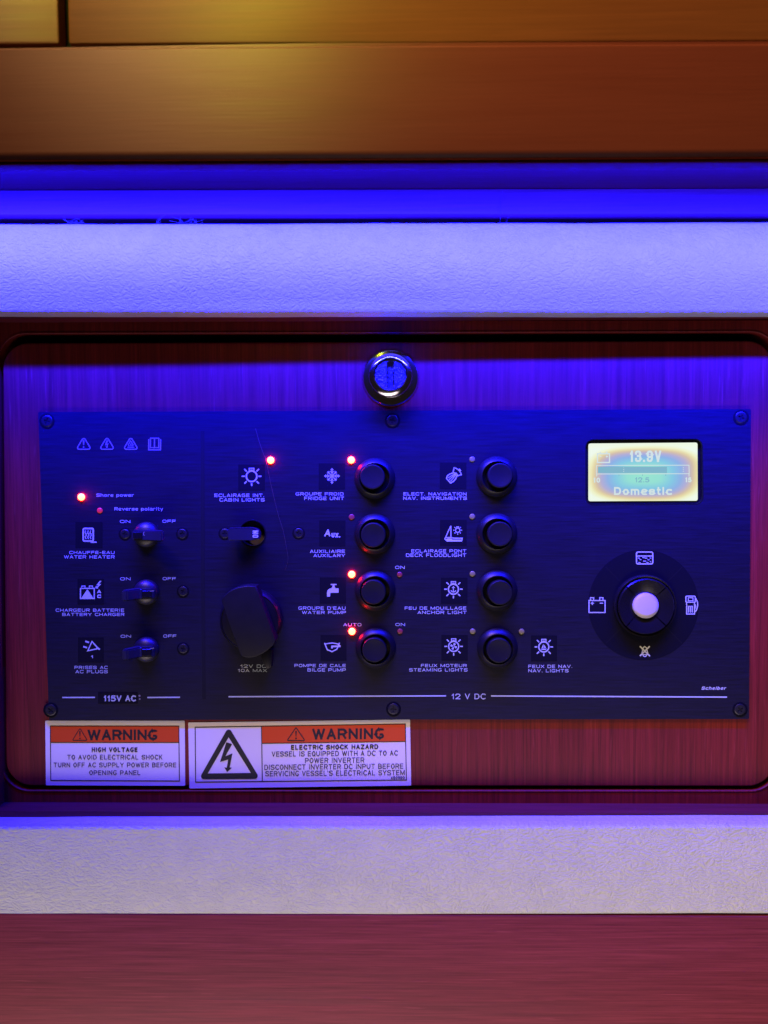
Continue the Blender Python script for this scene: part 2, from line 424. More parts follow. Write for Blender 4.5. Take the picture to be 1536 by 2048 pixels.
def brushed():
    mt = mat('brushed_black_anodised', (.012, .011, .013), .5, ior=1.5, spec=.34); n = N(mt)
    f = n.noise(n.pos((70, 1600, 2600)), 1, 2, .6)
    g = n.noise(n.pos((40, 500, 900)), 1, 3, .6)
    patch = n.noise(n.pos((14, 14, 14)), 1, 3, .6)
    s = n.math('ADD', n.math('MULTIPLY', f, .5), n.math('MULTIPLY', g, .5))
    n.link(n.ramp(s, [(.36, (.0015, .0012, .007)), (.64, (.0062, .0050, .023))]), n.b.inputs['Base Color'])
    n.link(n.bump(s, .22, .00012), n.b.inputs['Normal'])
    n.link(n.math('ADD', n.math('MULTIPLY', patch, .12), .44), n.b.inputs['Roughness'])
    return mt
PLATE = brushed()
PRINT_BLACK = mat('smooth_black_print', (.0012, .0012, .007), .65, spec=.16)
WHITE = mat('white_print', (.50, .60, .58), .6)
FAINT = mat('engraved_print', (.26, .25, .25), .6)
DIVIDE = mat('divider_print', (.0025, .0025, .008), .65, spec=.25)
PIT = mat('pit_shade', (.002, .002, .005), .8, spec=.12)  # near-black colour stands in for shade in the screw recesses
def plastic(name, col, rough):
    mt = mat(name, col, rough, ior=1.38); n = N(mt)
    n.link(n.bump(n.noise(n.pos((2500, 2500, 2500)), 1, 2), .12, .0001), n.b.inputs['Normal'])
    sm = n.noise(n.pos((120, 120, 120)), 1, 3)
    n.link(n.math('ADD', n.math('MULTIPLY', sm, .2), rough - .1), n.b.inputs['Roughness'])
    return mt
BLACK = plastic('black_plastic', (.007, .007, .010), .38)
BLACK_S = plastic('black_satin_plastic', (.006, .006, .010), .5)
BALL = plastic('knob_plastic', (.012, .012, .02), .40)
BALL.node_tree.nodes['Principled BSDF'].inputs['IOR'].default_value = 1.55
PADDLE = plastic('paddle_plastic', (.016, .016, .045), .40)
PADDLE.node_tree.nodes['Principled BSDF'].inputs['IOR'].default_value = 1.5
GLOSSY = plastic('glossy_black_plastic', (.008, .008, .010), .25)
SCREWM = mat('black_screw_steel', (.010, .010, .013), .42, metal=0, spec=.5)
GREYP = mat('grey_plastic', (.12, .11, .11), .5)
PALE = plastic('pale_plastic', (.62, .6, .62), .42)
CLEARLED = mat('clear_led_lens', (.26, .25, .08), .3)
REDOFF = mat('unlit_red_lens', (.30, .05, .045), .3)
REDDIM = mat('faint_red_lens', (.35, .03, .04), .3, emit=(1, .03, .06), es=.35)
REDON = mat('lit_red_led', (.5, .05, .03), .3, emit=(1, .0085, .0036), es=165)
REDRIM = mat('red_led_rim', (.4, .02, .02), .3, emit=(1, .01, .01), es=2.5)
def steel(name, rough, speck):
    mt = mat(name, (.62, .62, .64), rough, metal=1); n = N(mt)
    h = n.noise(n.pos((1100, 1100, 1100)), 1, 2, .6)
    n.link(n.bump(h, speck, .0005), n.b.inputs['Normal'])
    return mt
CHROME = steel('chrome', .12, .06)
CHROME_ROUGH = steel('cast_chrome', .3, 1.0)
CHROME_ROUGH.node_tree.nodes['Principled BSDF'].inputs['Base Color'].default_value = (.2, .2, .22, 1)
PAPER = mat('sticker_white', (.84, .82, .80), .38)
ORANGE = mat('sticker_orange', (.75, .075, .008), .4)
INK = mat('sticker_ink', (.008, .008, .012), .45)
LINT = mat('lint_fibre', (.12, .12, .05), .9)
HAIRM = mat('hair_fibre', (.10, .08, .07), .35)
STRIP = mat('strip_tape', (.5, .5, .5), .5)

# ------------------------------------------------------------------ cabinetry
XL, XR = -330.0, 330.0
def ends(sec):
    """section points (Y, py at photo left edge, py at right edge) -> end sections stretched to XL..XR"""
    L, R = [], []
    for Y, a, b in sec:
        p, r = P(0, a, Y), P(1536, b, Y); k = (r.z - p.z) / (r.x - p.x)
        L.append((Y, p.z + k * (XL - p.x))); R.append((Y, p.z + k * (XR - p.x)))
    return L, R

def arc_yz(c, r, a0, a1, n=6):
    return [(c[0] + r * math.cos(math.radians(a0 + (a1 - a0) * i / n)), c[1] + r * math.sin(math.radians(a0 + (a1 - a0) * i / n))) for i in range(n + 1)]

def wobble(seed, amp, per):
    rr = random.Random(seed); ph = [rr.uniform(0, 6.28) for _ in range(6)]
    def w(x, j):
        s = math.sin(x / per + ph[0]) * .5 + math.sin(x / per * 2.3 + ph[1]) * .3 + math.sin(x / per * 5.1 + ph[2]) * .2
        t = math.sin(x / per * 1.3 + ph[3]) * .6 + math.sin(x / per * 3.7 + ph[4]) * .4
        return t * amp * .6, s * amp
    return w

YD = 1.4                                           # face of the hatch door and its frame
# bulkhead behind everything
tag(MB().box((XL - 20, 26, -330), (XR + 20, 40, 330)).build('bulkhead', DARK, None), kind='structure')

# overhead cabinet: fascia board with a hanging lip, underside, two drawer fronts
YF = -78.0
cab = thing('overhead_cabinet', (0, YF, Zat(768, 330, YF)), 'wooden overhead cabinet above the blue light with two drawer fronts', 'cabinet')
zl, zr = ends([(YF, 326, 320)]);
zbL, zbR = zl[0][1], zr[0][1]
zuL, zuR = [s[0][1] for s in ends([(-8, 380, 376)])]
ztL, ztR = [s[0][1] for s in ends([(YF, 93.5, 84.5)])]
def fascia(zt, zb):
    r = 3.0
    s = [(YF + 9, zt), (YF + 1.2, zt)] + [(YF, zt - 1.2)] + arc_yz((YF + r, zb + r), r, 180, 270, 6) + arc_yz((YF + 8 - 2, zb + 2), 2, 270, 360, 4) + [(YF + 8, zt - 2)]
    return s
MB().extrude_x(fascia(ztL, zbL + 1.6), fascia(ztR, zbR + 1.6), XL, XR, 1).build('fascia_board', WOOD_TOP, cab)
def lip(z): return [(YF + 1.4, z + 1.7), (YF + 1.4, z + .5)] + arc_yz((YF + 2.6, z + 1.2), 1.2, 180, 270, 4) + arc_yz((YF + 7.4, z + 1.2), 1.2, 270, 360, 4) + [(YF + 8.4, z + 8), (YF + 8.05, z + 8), (YF + 8.05, z + 1.7)]
MB().extrude_x(lip(zbL), lip(zbR), XL, XR, 1).build('lip_shade_strip', WOOD_LIP, cab)  # separate dark strip added so the fascia's foot reads as shaded
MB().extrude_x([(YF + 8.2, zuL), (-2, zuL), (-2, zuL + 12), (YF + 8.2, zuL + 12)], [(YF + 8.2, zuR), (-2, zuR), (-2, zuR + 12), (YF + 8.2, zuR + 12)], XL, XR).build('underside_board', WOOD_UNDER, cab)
# drawer fronts, slightly set back, with a dark upright gap between them
YDR = YF + 1.5
for a, b, ya_, yb_ in ((-640, 118.5, 91, 87), (137, 2180, 87, 78.5)):
    o1 = [q(a, ya_, YDR), q(b, yb_, YDR), (P(b, yb_, YDR).x, 360), (P(a, ya_, YDR).x, 360)]
    MB().prism(rounded(o1, 1.0, 3), YDR, YDR + 18, .8, 2).build('drawer_front', WOOD_DRAWER, cab)
MB().box((XL, YF + 1.9, Zat(768, 104, YF)), (XR, YF + 5.5, Zat(768, 78, YF))).build('top_rail', WOOD_TOP, cab)
MB().box((XL, YDR + 6, zuL + 30), (XR, YDR + 24, 362)).build('cabinet_carcass', DARK, cab)

# upper wooden rail behind the leather (the cove), rounded at its foot
zcL, zcR = [s[0][1] for s in ends([(-8, 436, 434)])]
def rail(zt, zb):
    return [(2, zt - .3), (-8, zt - .3)] + arc_yz((-8 + 2.6, zb + 2.6), 2.6, 180, 270, 7) + [(2, zb)]
tag(MB().extrude_x(rail(zuL, zcL), rail(zuR, zcR), XL, XR).build('cove_rail', WOOD_H, None), 'wooden rail glowing blue between overhead cabinet and leather strip', 'rail')

# padded leather strips
YA = -17.6
def pad(pyT, pyB, top_r, bot_r, flat_top, bulge=2.0):
    """pyT, pyB: photo rows (left, right) of the front's top and bottom edges"""
    L, R = [], []
    for S, i in ((L, 0), (R, 1)):
        px = 1536 * i
        zt, zb = Zat(px, pyT[i], YA + top_r * .3), Zat(px, pyB[i], YA + bot_r * .3)
        front = []
        h = zt - zb
        for k in range(9):
            t = k / 8; zz = zt - top_r - (h - top_r - bot_r) * t
            front.append((YA - bulge * math.sin(math.pi * t), zz))
        S += [(-9.4, zb), (-9.4, zt + flat_top)] + arc_yz((YA + top_r, zt + flat_top - top_r), top_r, 90, 175, 6) + front + arc_yz((YA + bot_r, zb + bot_r), bot_r, 185, 270, 5)
    xl, xr = P(0, 600, YA).x, P(1536, 600, YA).x
    L2 = [(a[0], a[1] + (b[1] - a[1]) / (xr - xl) * (XL - xl)) for a, b in zip(L, R)]
    R2 = [(b[0], b[1] + (b[1] - a[1]) / (xr - xl) * (XR - xr)) for a, b in zip(L, R)]
    return L2, R2
L, R = pad((447, 443), (627, 627), 2.6, 2.0, 0)
tag(MB().extrude_x(L, R, XL, XR, 80, wobble(3, .16, 31)).build('leather_strip', LEATHER, None, smooth=60, flat=1e9), 'cream leather padded strip above the switch panel, lit bright blue', 'padded strip', 'padded leather strips')
L, R = pad((1647, 1644), (1831, 1828), 3.2, 1.6, 0, .5)
# a slightly proud, flatter upper edge that faces the blue light
tag(MB().extrude_x(L, R, XL, XR, 80, wobble(5, .16, 37)).build('leather_strip', LEATHER, None, smooth=60, flat=1e9), 'cream leather padded strip under the switch panel, lit pale mauve', 'padded strip', 'padded leather strips')

# recess: top and bottom boards that carry the leather, side cheeks, frame round the door
z_rt = [Zat(0, 643, YD), Zat(1536, 641, YD)]; z_rb = [Zat(0, 1604, YD), Zat(1536, 1608, YD)]
recess = thing('hatch_recess', (0, YD, z_rb[0]), 'wooden recess round the hatch door with ledge, cheeks and frame', 'recess')
zwt = [s[0][1] for s in ends([(-9.2, 452, 448)])]
MB().extrude_x([(-9.2, z_rt[0]), (24, z_rt[0]), (24, zwt[0]), (-9.2, zwt[0])], [(-9.2, z_rt[1]), (24, z_rt[1]), (24, zwt[1]), (-9.2, zwt[1])], XL, XR).build('head_board', WOOD_H, recess)
zlb = [s[0][1] for s in ends([(-9.2, 1838, 1838)])]
MB().extrude_x([(-9.2, z_rb[0]), (24, z_rb[0]), (24, zlb[0]), (-9.2, zlb[0])], [(-9.2, z_rb[1]), (24, z_rb[1]), (24, zlb[1]), (-9.2, zlb[1])], XL, XR).build('ledge_board', WOOD_H, recess)
for px, s in ((9, -1), (1562, 1)):
    xt, xb = P(px - 22 if s < 0 else px + 3, 640, YD).x, P(px, 1606, YD).x
    MB().prism([(xb, z_rb[0] + .2), (xt, z_rt[0] - .2), (xt + s * 60, z_rt[0] - .2), (xb + s * 60, z_rb[0] + .2)], -9.4, 24).build('cheek_board', WOOD_H, recess)
dc = [q(5, 686, YD), q(1546, 681, YD), q(1549, 1573, YD), q(12, 1571.5, YD)]
hc = [q(-3, 668, YD), q(1556, 664, YD), q(1557, 1581, YD), q(5, 1580.5, YD)]
door_o = rounded(dc, 13.5, 10); hole_o = rounded(hc, 14.5, 10)
x0_, x1_ = P(-14, 1000, YD).x - 6, P(1566, 1000, YD).x + 6
fr = holed_plate([(x0_, z_rb[0] + .05), (x0_, z_rt[0] - .05), (x1_, z_rt[1] - .05), (x1_, z_rb[1] + .05)], [hole_o], YD, 14)
fr.build('door_frame', WOOD_V, recess)
# eased edge of the frame that catches the light along the groove
rim = MB()
hin = rounded(hc, 14.5, 10)
cx_, cz_ = sum(p[0] for p in hin) / len(hin), sum(p[1] for p in hin) / len(hin)
def grow(loop, d):
    out = []; k = len(loop)
    for i in range(k):
        a, b = Vector(loop[i - 1]), Vector(loop[(i + 1) % k]); t = (b - a).normalized(); nn = Vector((t.y, -t.x))
        if nn.dot(Vector(loop[i]) - Vector((cx_, cz_))) < 0: nn = -nn
        out.append((loop[i][0] + nn.x * d, loop[i][1] + nn.y * d))
    return out
rings = [(1.1, YD - .02), (.75, YD - .35), (.3, YD - .4), (-.05, YD - .1), (-.1, YD + 1)]
loops = [grow(hin, d) for d, y in rings]; k = len(hin)
for (d, y), lp in zip(rings, loops): rim.add([(p[0], y, p[1]) for p in lp], [])
rim.f = [(a * k + i, a * k + (i + 1) % k, (a + 1) * k + (i + 1) % k, (a + 1) * k + i) for a in range(len(rings) - 1) for i in range(k)]
rim.build('frame_bead', WOOD_V, recess, smooth=80)

door = thing('hatch_door', (P(768, 1572, YD).x, YD, P(768, 1572, YD).z), 'reddish wooden hatch door with rounded corners behind the switch panel', 'hatch door')
cut = [q(120, 860, YD), q(1460, 856, YD), (q(1458, 1402, YD)), (q(140, 1404, YD))]
def grow0(loop, d):
    c_ = Vector((sum(p[0] for p in loop) / len(loop), sum(p[1] for p in loop) / len(loop))); out = []; k = len(loop)
    for i in range(k):
        t = (Vector(loop[(i + 1) % k]) - Vector(loop[i - 1])).normalized(); nn = Vector((t.y, -t.x))
        if nn.dot(Vector(loop[i]) - c_) < 0: nn = -nn
        out.append((loop[i][0] + nn.x * d, loop[i][1] + nn.y * d))
    return out
db = holed_plate(grow0(door_o, -.8), [cut], YD, 18)
rings = [(-.8, YD), (-.45, YD + .1), (-.2, YD + .3), (0, YD + .8), (0, 18)]; k = len(door_o); n0 = len(db.v)
for d, y in rings: db.v += [Vector((p[0], y, p[1])) for p in grow0(door_o, d)]
db.f += [(n0 + a * k + i, n0 + a * k + (i + 1) % k, n0 + (a + 1) * k + (i + 1) % k, n0 + (a + 1) * k + i) for a in range(4) for i in range(k)]
db.build('door_board', WOOD_V, door, smooth=50)

# lower board
zb0 = [Zat(0, 1815, -11), Zat(1536, 1815, -11)]
tag(MB().box((XL, -18.0, -330), (XR, 10, Zat(768, 1830, -18.0) - .2), .5, 2).build('lower_board', WOOD_LOW, None), 'plain reddish wooden board below the lower leather strip', 'board')

# blue light strip: tape with little emitters, tucked behind the lip
st = thing('light_strip', (LED_L + LED_R) / 2, 'thin blue light strip tucked behind the lip of the overhead cabinet', 'light strip')
def frame_pt(x, u, w): return (LED_L + LED_R) / 2 + xa * x + ya * u + za * w
MB().add([frame_pt(sx * 285, su * 4, w) for w in (.6, 1.6) for sx, su in ((-1, -1), (1, -1), (1, 1), (-1, 1))], [(0, 1, 2, 3), (7, 6, 5, 4), (0, 4, 5, 1), (1, 5, 6, 2), (2, 6, 7, 3), (3, 7, 4, 0)]).build('tape', STRIP, st)

# ------------------------------------------------------------------ control panel
panel = thing('control_panel', P(768, 1440, 0), 'black brushed switch panel with red lights, round buttons and a small screen', 'control panel')
def px_loop(pts, Y=0.0): return [q(x, y, Y) for x, y in pts]
def circ(cx, cy, r, n=36): return [(cx + r * math.cos(2 * math.pi * i / n), cy + r * math.sin(2 * math.pi * i / n)) for i in range(n)]
scr_hole = [(p[0], p[1]) for p in rounded([(1171, 879), (1405, 877.5), (1406.5, 1008.5), (1171.5, 1010)], 15, 6)]
outer = px_loop([(76, 824), (1502, 818), (1498, 1438), (98, 1440)])
holes = [px_loop(scr_hole), px_loop(circ(505, 1067, 26.5))]
holed_plate(rounded(outer, .6, 3), holes, 0, YD - .05).build('face_plate', PLATE, panel, smooth=20)

def caption(*rows, t=None, R=.62, m_=None):
    k = Ink()
    for s, x0, x1, yt, yb in rows: k.text(s, x0, x1, yt, yb, t=t, R=R)
    return k.build('caption', m_ or WHITE, panel)

caption(('Shore power', 193, 267.5, 987, 993.5)); caption(('Reverse polarity', 229, 326, 1014.5, 1021))
for x, y in ((240, 1040), (240.5, 1154.8), (241.5, 1269.6)):
    caption(('ON', x, x + 20.5, y, y + 5.8)); caption(('OFF', x + 85, x + 111, y - .4, y + 5.4))
caption(('CHAUFFE-EAU', 138.5, 229, 1102, 1108), ('WATER HEATER', 128, 229, 1110.6, 1117))
caption(('CHARGEUR BATTERIE', 111.5, 248.3, 1217.3, 1223.5), ('BATTERY CHARGER', 124.5, 248.7, 1225.8, 1232))
caption(('PRISES AC', 149, 215.4, 1331.8, 1338), ('AC PLUGS', 151, 215.4, 1340, 1346.5))
caption(('ECLAIRAGE INT.', 429, 528.5, 987.4, 994), ('CABIN LIGHTS', 439, 529, 996.4, 1003))
caption(('GROUPE FROID', 591.5, 687, 984.8, 991), ('FRIDGE UNIT', 608.5, 688, 993.4, 1000))
caption(('AUXILIAIRE', 620, 690, 1099.4, 1105.8), ('AUXILARY', 627, 690, 1107.8, 1114.2))
caption(("GROUPE D'EAU", 597, 691, 1213, 1219.5), ('WATER PUMP', 604, 692, 1221.8, 1228))
caption(('AUTO', 686.5, 722.7, 1246.3, 1252.4))
caption(('POMPE DE CALE', 589, 691.5, 1328, 1334.2), ('BILGE PUMP', 615, 691.5, 1336.6, 1343))
caption(('12V DC', 480.5, 532, 1329, 1335.6), ('10A MAX', 475.5, 533.5, 1337.8, 1344))
caption(('ELECT. NAVIGATION', 807, 933, 984.8, 991), ('NAV. INSTRUMENTS', 806.5, 933.6, 993.2, 999.7))
caption(('ECLAIRAGE PONT', 822.6, 932.5, 1098.8, 1105), ('DECK FLOODLIGHT', 812, 932.5, 1107, 1113.7))
caption(('ON', 790.3, 809.3, 1131.7, 1137.8)); caption(('ON', 791, 810, 1246, 1252))
caption(('FEU DE MOUILLAGE', 809.5, 932.5, 1213.2, 1219.4), ('ANCHOR LIGHT', 835, 933.3, 1221.6, 1228))
caption(('FEUX MOTEUR', 842, 933.5, 1328, 1334.2), ('STEAMING LIGHTS', 818.5, 935, 1336.6, 1343))
caption(('FEUX DE NAV.', 1056.7, 1144.7, 1329.6, 1336), ('NAV. LIGHTS', 1056.7, 1137, 1338.2, 1344.6))
caption(('12 V DC', 902.7, 971, 1387.3, 1398.4), t=1.6, R=1)
Ink().text('Scheiber', 1402.5, 1451, 1373, 1379.6, shear=.35, t=1.5).build('brand_lettering', WHITE, panel)
# sticker with the corrected voltage over the old print
pl = Ink(.10).rect(196, 1384, 275.5, 1407).build('voltage_sticker', PRINT_BLACK, panel)
Ink(.16).text('115V AC', 207, 271.8, 1390.8, 1402.6, t=2.3, R=1, gap=.16).build('lettering', WHITE, pl)
Ink().disc(279, 1391.5, 2.2, 8).disc(279.5, 1398, 1.8, 8).build('old_print', FAINT, panel)
for a, b, c, d in ((124.5, 1395, 190, 1394.8), (294.5, 1395, 360, 1394.6), (457, 1393.4, 892, 1391.7), (982, 1391.9, 1454, 1394.2)):
    Ink().line([(a, b), (c, d)], 2.7).build('rule_line', WHITE, panel)
Ink(.08).line([(405, 862), (405.5, 1130), (408, 1398)], 7.2).build('divider_line', DIVIDE, panel)

# safety symbols at the top left
def tri(k, cx, yt, yb, hw, w, r=3.2):
    loop = rounded([(cx, yt), (cx + hw, yb), (cx - hw, yb)], r, 4)
    return k.line(loop, w, True)
def bolt(k, cx, cy, s):
    pts = [(-.02, -.50), (.20, -.46), (-.06, .0), (.22, -.10), (.08, .34), (.20, .33), (-.02, .52), (-.16, .30), (-.03, .33), (.03, .10), (-.26, .18)]
    return k.fill([(cx + x * s, cy + y * s) for x, y in pts])
k = tri(Ink(), 167.5, 874, 898.6, 15, 1.9); k.fill([(165.6, 880.5), (168.8, 880.5), (168, 890), (166.4, 890)]).disc(167.2, 894, 1.5, 8).build('warning_symbol', FAINT, panel)
k = tri(Ink(), 214, 874, 898.6, 15, 1.9); bolt(k, 213.6, 888, 15).build('warning_symbol', FAINT, panel)
k = tri(Ink(), 261.5, 874, 898.6, 15, 1.9)
k.line([(255, 894.5), (268.5, 894.5)], 1.4).line([(258, 892.6), (256.5, 889), (259, 886), (260.5, 881.5), (263, 884), (264.5, 887.5), (266.3, 889), (265, 892.6)], 1.4).line([(260.2, 892), (261.5, 888), (263, 892)], 1.2).build('warning_symbol', FAINT, panel)
k = Ink().line([(297.5, 878.5), (297.5, 899.5), (321, 899.5), (321, 878.5)], 2.2).line([(309, 877), (309, 895)], 2)
k.line([(309, 876.5), (301, 876.5), (301, 895.3), (317.5, 895.3), (317.5, 876.5), (309, 876.5)], 1.8).build('manual_symbol', FAINT, panel)

# icon plaques with their symbols
def plaque(x0, y0, x1, y1, sym):
    p = Ink(.07).rect(x0, y0, x1, y1).build('symbol_plaque', PRINT_BLACK, panel)
    k = Ink(.14); sym(k, (x0 + x1) / 2, (y0 + y1) / 2); k.build('symbol', WHITE, p)

def bulb(k, cx, cy, s=1.0, inner=None):
    k.arc(cx, cy, 10.6 * s, 2.6 * s)
    k.line([(cx - 4.6 * s, cy - 10.5 * s), (cx - 4.6 * s, cy - 16 * s), (cx + 4.6 * s, cy - 16 * s), (cx + 4.6 * s, cy - 10.5 * s)], 1.8 * s)
    k.line([(cx - 2.6 * s, cy - 12.6 * s), (cx + 2.6 * s, cy - 12.6 * s)], 1.3 * s)
    for a in (0, 45, 90, 135, 180, -45, -135):
        c_, s_ = math.cos(math.radians(a)), math.sin(math.radians(a))
        r0, r1 = (13.6, 19.4) if a % 90 == 0 else (14.0, 20.4)
        k.line([(cx + c_ * r0 * s, cy + s_ * r0 * s), (cx + c_ * r1 * s, cy + s_ * r1 * s)], 2.4 * s)
    if inner: inner(k, cx, cy)

def sy_heater(k, cx, cy):
    cx, cy = 176.5, 1070
    k.line(rounded([(cx - 10, cy - 13), (cx + 10, cy - 13), (cx + 10, cy + 12), (cx - 10, cy + 12)], 2.5, 3), 3, True)
    for d in (-5, 0, 5): k.line([(cx + d, cy - 9), (cx + d - 1.4, cy - 5), (cx + d + 1.4, cy), (cx + d - 1.2, cy + 4), (cx + d + .6, cy + 8)], 1.7)
    k.line([(cx - 6.5, cy - 3), (cx + 6.5, cy - 3)], 1).line([(cx + 5, cy + 14.4), (cx + 16.5, cy + 14.4)], 2.6)
def sy_charger(k, cx, cy):
    k.line([(161, 1176.8), (188.5, 1176.8), (188.5, 1197), (161, 1197)], 2.2, True)
    k.fill([(163, 1196), (174.7, 1178.5), (186.5, 1196)])
    k.line([(163.5, 1175), (163.5, 1172), (170, 1172), (170, 1175)], 1.6).line([(178.5, 1175), (178.5, 1172), (185, 1172), (185, 1175)], 1.6)
    k.fill([(200, 1161.5), (203, 1162), (197.5, 1168.5), (202.5, 1168), (195, 1175.5), (196.5, 1177), (190.5, 1176.5), (192, 1171.5), (193.2, 1173.6), (197.2, 1170.2), (192.5, 1170.6)])
    k.text('A', 194.5, 202, 1179.5, 1186.3, t=2).text('C', 194.5, 202, 1189, 1196.2, t=2)
def sy_plug(k, cx, cy):
    k.line([(184, 1283), (175.5, 1301.5), (197, 1297)], 2.2, True)
    k.line([(178, 1285), (170.5, 1282.5)], 3.2).line([(174, 1295.5), (166.5, 1293)], 3.2).line([(193, 1294), (199.5, 1299)], 3.4).line([(187, 1287), (195.5, 1296)], 2)
    k.text('1', 181.8, 186.4, 1310.6, 1316.6, t=1.6)
def sy_snow(k, cx, cy):
    cx, cy = 664, 952
    for a in range(0, 360, 90):
        c_, s_ = math.cos(math.radians(a)), math.sin(math.radians(a)); f = lambda u, v: (cx + c_ * u - s_ * v, cy + s_ * u + c_ * v)
        k.line([f(0, 0), f(15.5, 0)], 1.6)
        for d in (7.2, 11): 
            e = 6.2 if d < 8 else 3.4
            for sg in (1, -1): k.line([f(d, 0), f(d + e * .68, sg * e * .68)] if d > 8 else [f(d - 1, 0), f(d + 2.5, sg * 3.5)], 1.3)
        k.line([(cx + c_ * 1.5 - s_ * 1.5, cy + s_ * 1.5 + c_ * 1.5), f(8.6, 8.6)], 1.6)
        for sg in (1, -1): k.line([f(6, 6), f(6 + (4 if sg > 0 else 0), 6 + (0 if sg > 0 else 4))], 1.2)
def sy_aux(k, cx, cy):
    k.text('A', 648.5, 660.5, 1059, 1072.5, t=2.8, shear=.12).text('UX.', 663, 680, 1066, 1074.8, t=2.2, R=.8)
def sy_tap(k, cx, cy):
    k.line([(661.5, 1169), (673, 1169)], 2.2).fill([(665.2, 1170), (668.8, 1170), (669.2, 1173.5), (671, 1176.5), (663, 1176.5), (664.8, 1173.5)])
    k.fill([(677, 1176.5), (677, 1185.5), (662, 1185.5), (660.2, 1187), (660.2, 1193.2), (654, 1193.2), (654, 1184), (655.5, 1180), (659, 1177.3), (662.5, 1176.5)])
def sy_bilge(k, cx, cy):
    k.line([(649, 1286), (652, 1293), (654.5, 1299.5), (660, 1301.5), (664, 1303.5), (668.5, 1301), (673.5, 1298.5), (676.5, 1292), (679, 1285.5)], 2.2)
    k.line([(651, 1288), (658, 1286.5), (665, 1286), (672, 1287), (678, 1289)], 2).fill([(659.5, 1302), (668, 1302), (664, 1304)])
    k.line([(664, 1297), (664, 1292.8), (681, 1292.5)], 3.2).line([(681, 1292.5), (678.5, 1290)], 1.8)
def sy_nav(k, cx, cy):
    # boat seen from above with a compass sector at its bow
    k.line([(893, 957), (894.5, 952), (899.5, 948), (907.5, 945.5), (912.5, 946.5), (914.5, 950), (911.5, 957.5), (906.5, 963), (901, 966)], 2, True)
    k.line([(896, 955.5), (911, 947)], 1.5).line([(898, 959.5), (911.5, 948)], 1.5).line([(901, 963), (912, 949.5)], 1.5)
    k.line([(906, 945), (908.5, 934.5)], 1.7).line([(914.5, 952), (923.5, 949)], 1.7)
    k.arc(904, 954.5, 19.5, 1.7, -74, -18, 8); k.line([(918, 938), (921, 942.5)], 3.4)
def sy_deck(k, cx, cy):
    k.line([(901.8, 1052), (901.8, 1075), (890.5, 1075)], 1.7).line([(901.8, 1051.5), (896, 1063.5), (890.5, 1076.5)], 1.7)
    k.line([(889, 1077), (894, 1082), (923, 1082), (924.5, 1076.5), (909, 1076.5), (903, 1075.2)], 2).fill([(891, 1079), (896, 1076.5), (903, 1077), (904, 1079.3), (922, 1079.3), (921, 1082), (895, 1082)])
    k.arc(915.3, 1060.5, 4.4, 1.6, n=16)
    for a in range(0, 360, 45):
        if a == 270: continue
        c_, s_ = math.cos(math.radians(a)), math.sin(math.radians(a)); k.line([(915.3 + c_ * 6.4, 1060.5 + s_ * 6.4), (915.3 + c_ * 8.8, 1060.5 + s_ * 8.8)], 1.6)
    k.line([(913.4, 1055.4), (913.4, 1053.6), (917.2, 1053.6), (917.2, 1055.4)], 1.4)
def in_anchor(k, cx, cy):
    k.line([(cx, cy - 6), (cx, cy + 6)], 1.6).line([(cx - 3, cy - 3.2), (cx + 3, cy - 3.2)], 1.4).arc(cx, cy + .4, 5.2, 1.6, 20, 160, 8)
def in_prop(k, cx, cy):
    for a in (0, 90, 180, 270):
        c_, s_ = math.cos(math.radians(a + 20)), math.sin(math.radians(a + 20)); f = lambda u, v: (cx + c_ * u - s_ * v, cy + s_ * u + c_ * v)
        k.fill([f(.6, 0), f(3, -1.6), f(6, -2.2), f(7, .6), f(5.4, 2.6), f(2.6, 1.2)])
def in_sail(k, cx, cy):
    k.fill([(cx - .6, cy - 6), (cx - .6, cy + 2), (cx - 4.6, cy + 2)]).fill([(cx + .6, cy - 4.5), (cx + 4.6, cy + 2), (cx + .6, cy + 2)]).fill([(cx - 6, cy + 3.4), (cx + 6, cy + 3.4), (cx + 4, cy + 6), (cx - 4, cy + 6)])
plaque(151, 1044, 205, 1096, sy_heater); plaque(155, 1158, 208, 1209, sy_charger); plaque(156, 1275, 207.5, 1325, sy_plug)
plaque(476.5, 929, 529.8, 981, lambda k, x, y: bulb(k, 503.2, 952.6))
plaque(637.5, 926.7, 690.2, 979, sy_snow); plaque(638.5, 1041, 690.8, 1092.6, sy_aux)
plaque(639.5, 1155, 692, 1207.2, sy_tap); plaque(641, 1270, 693, 1321.6, sy_bilge)
plaque(879.7, 925.2, 932.8, 978, sy_nav); plaque(880.2, 1040, 933.3, 1091.3, sy_deck)
plaque(882, 1155.5, 935, 1207.6, lambda k, x, y: bulb(k, 906.8, 1178.4, .95, in_anchor))
plaque(882.8, 1270, 935.6, 1321.4, lambda k, x, y: bulb(k, 907.3, 1292.8, .95, in_prop))
plaque(1062, 1271, 1114, 1322.6, lambda k, x, y: bulb(k, 1087.6, 1293.8, .95, in_sail))

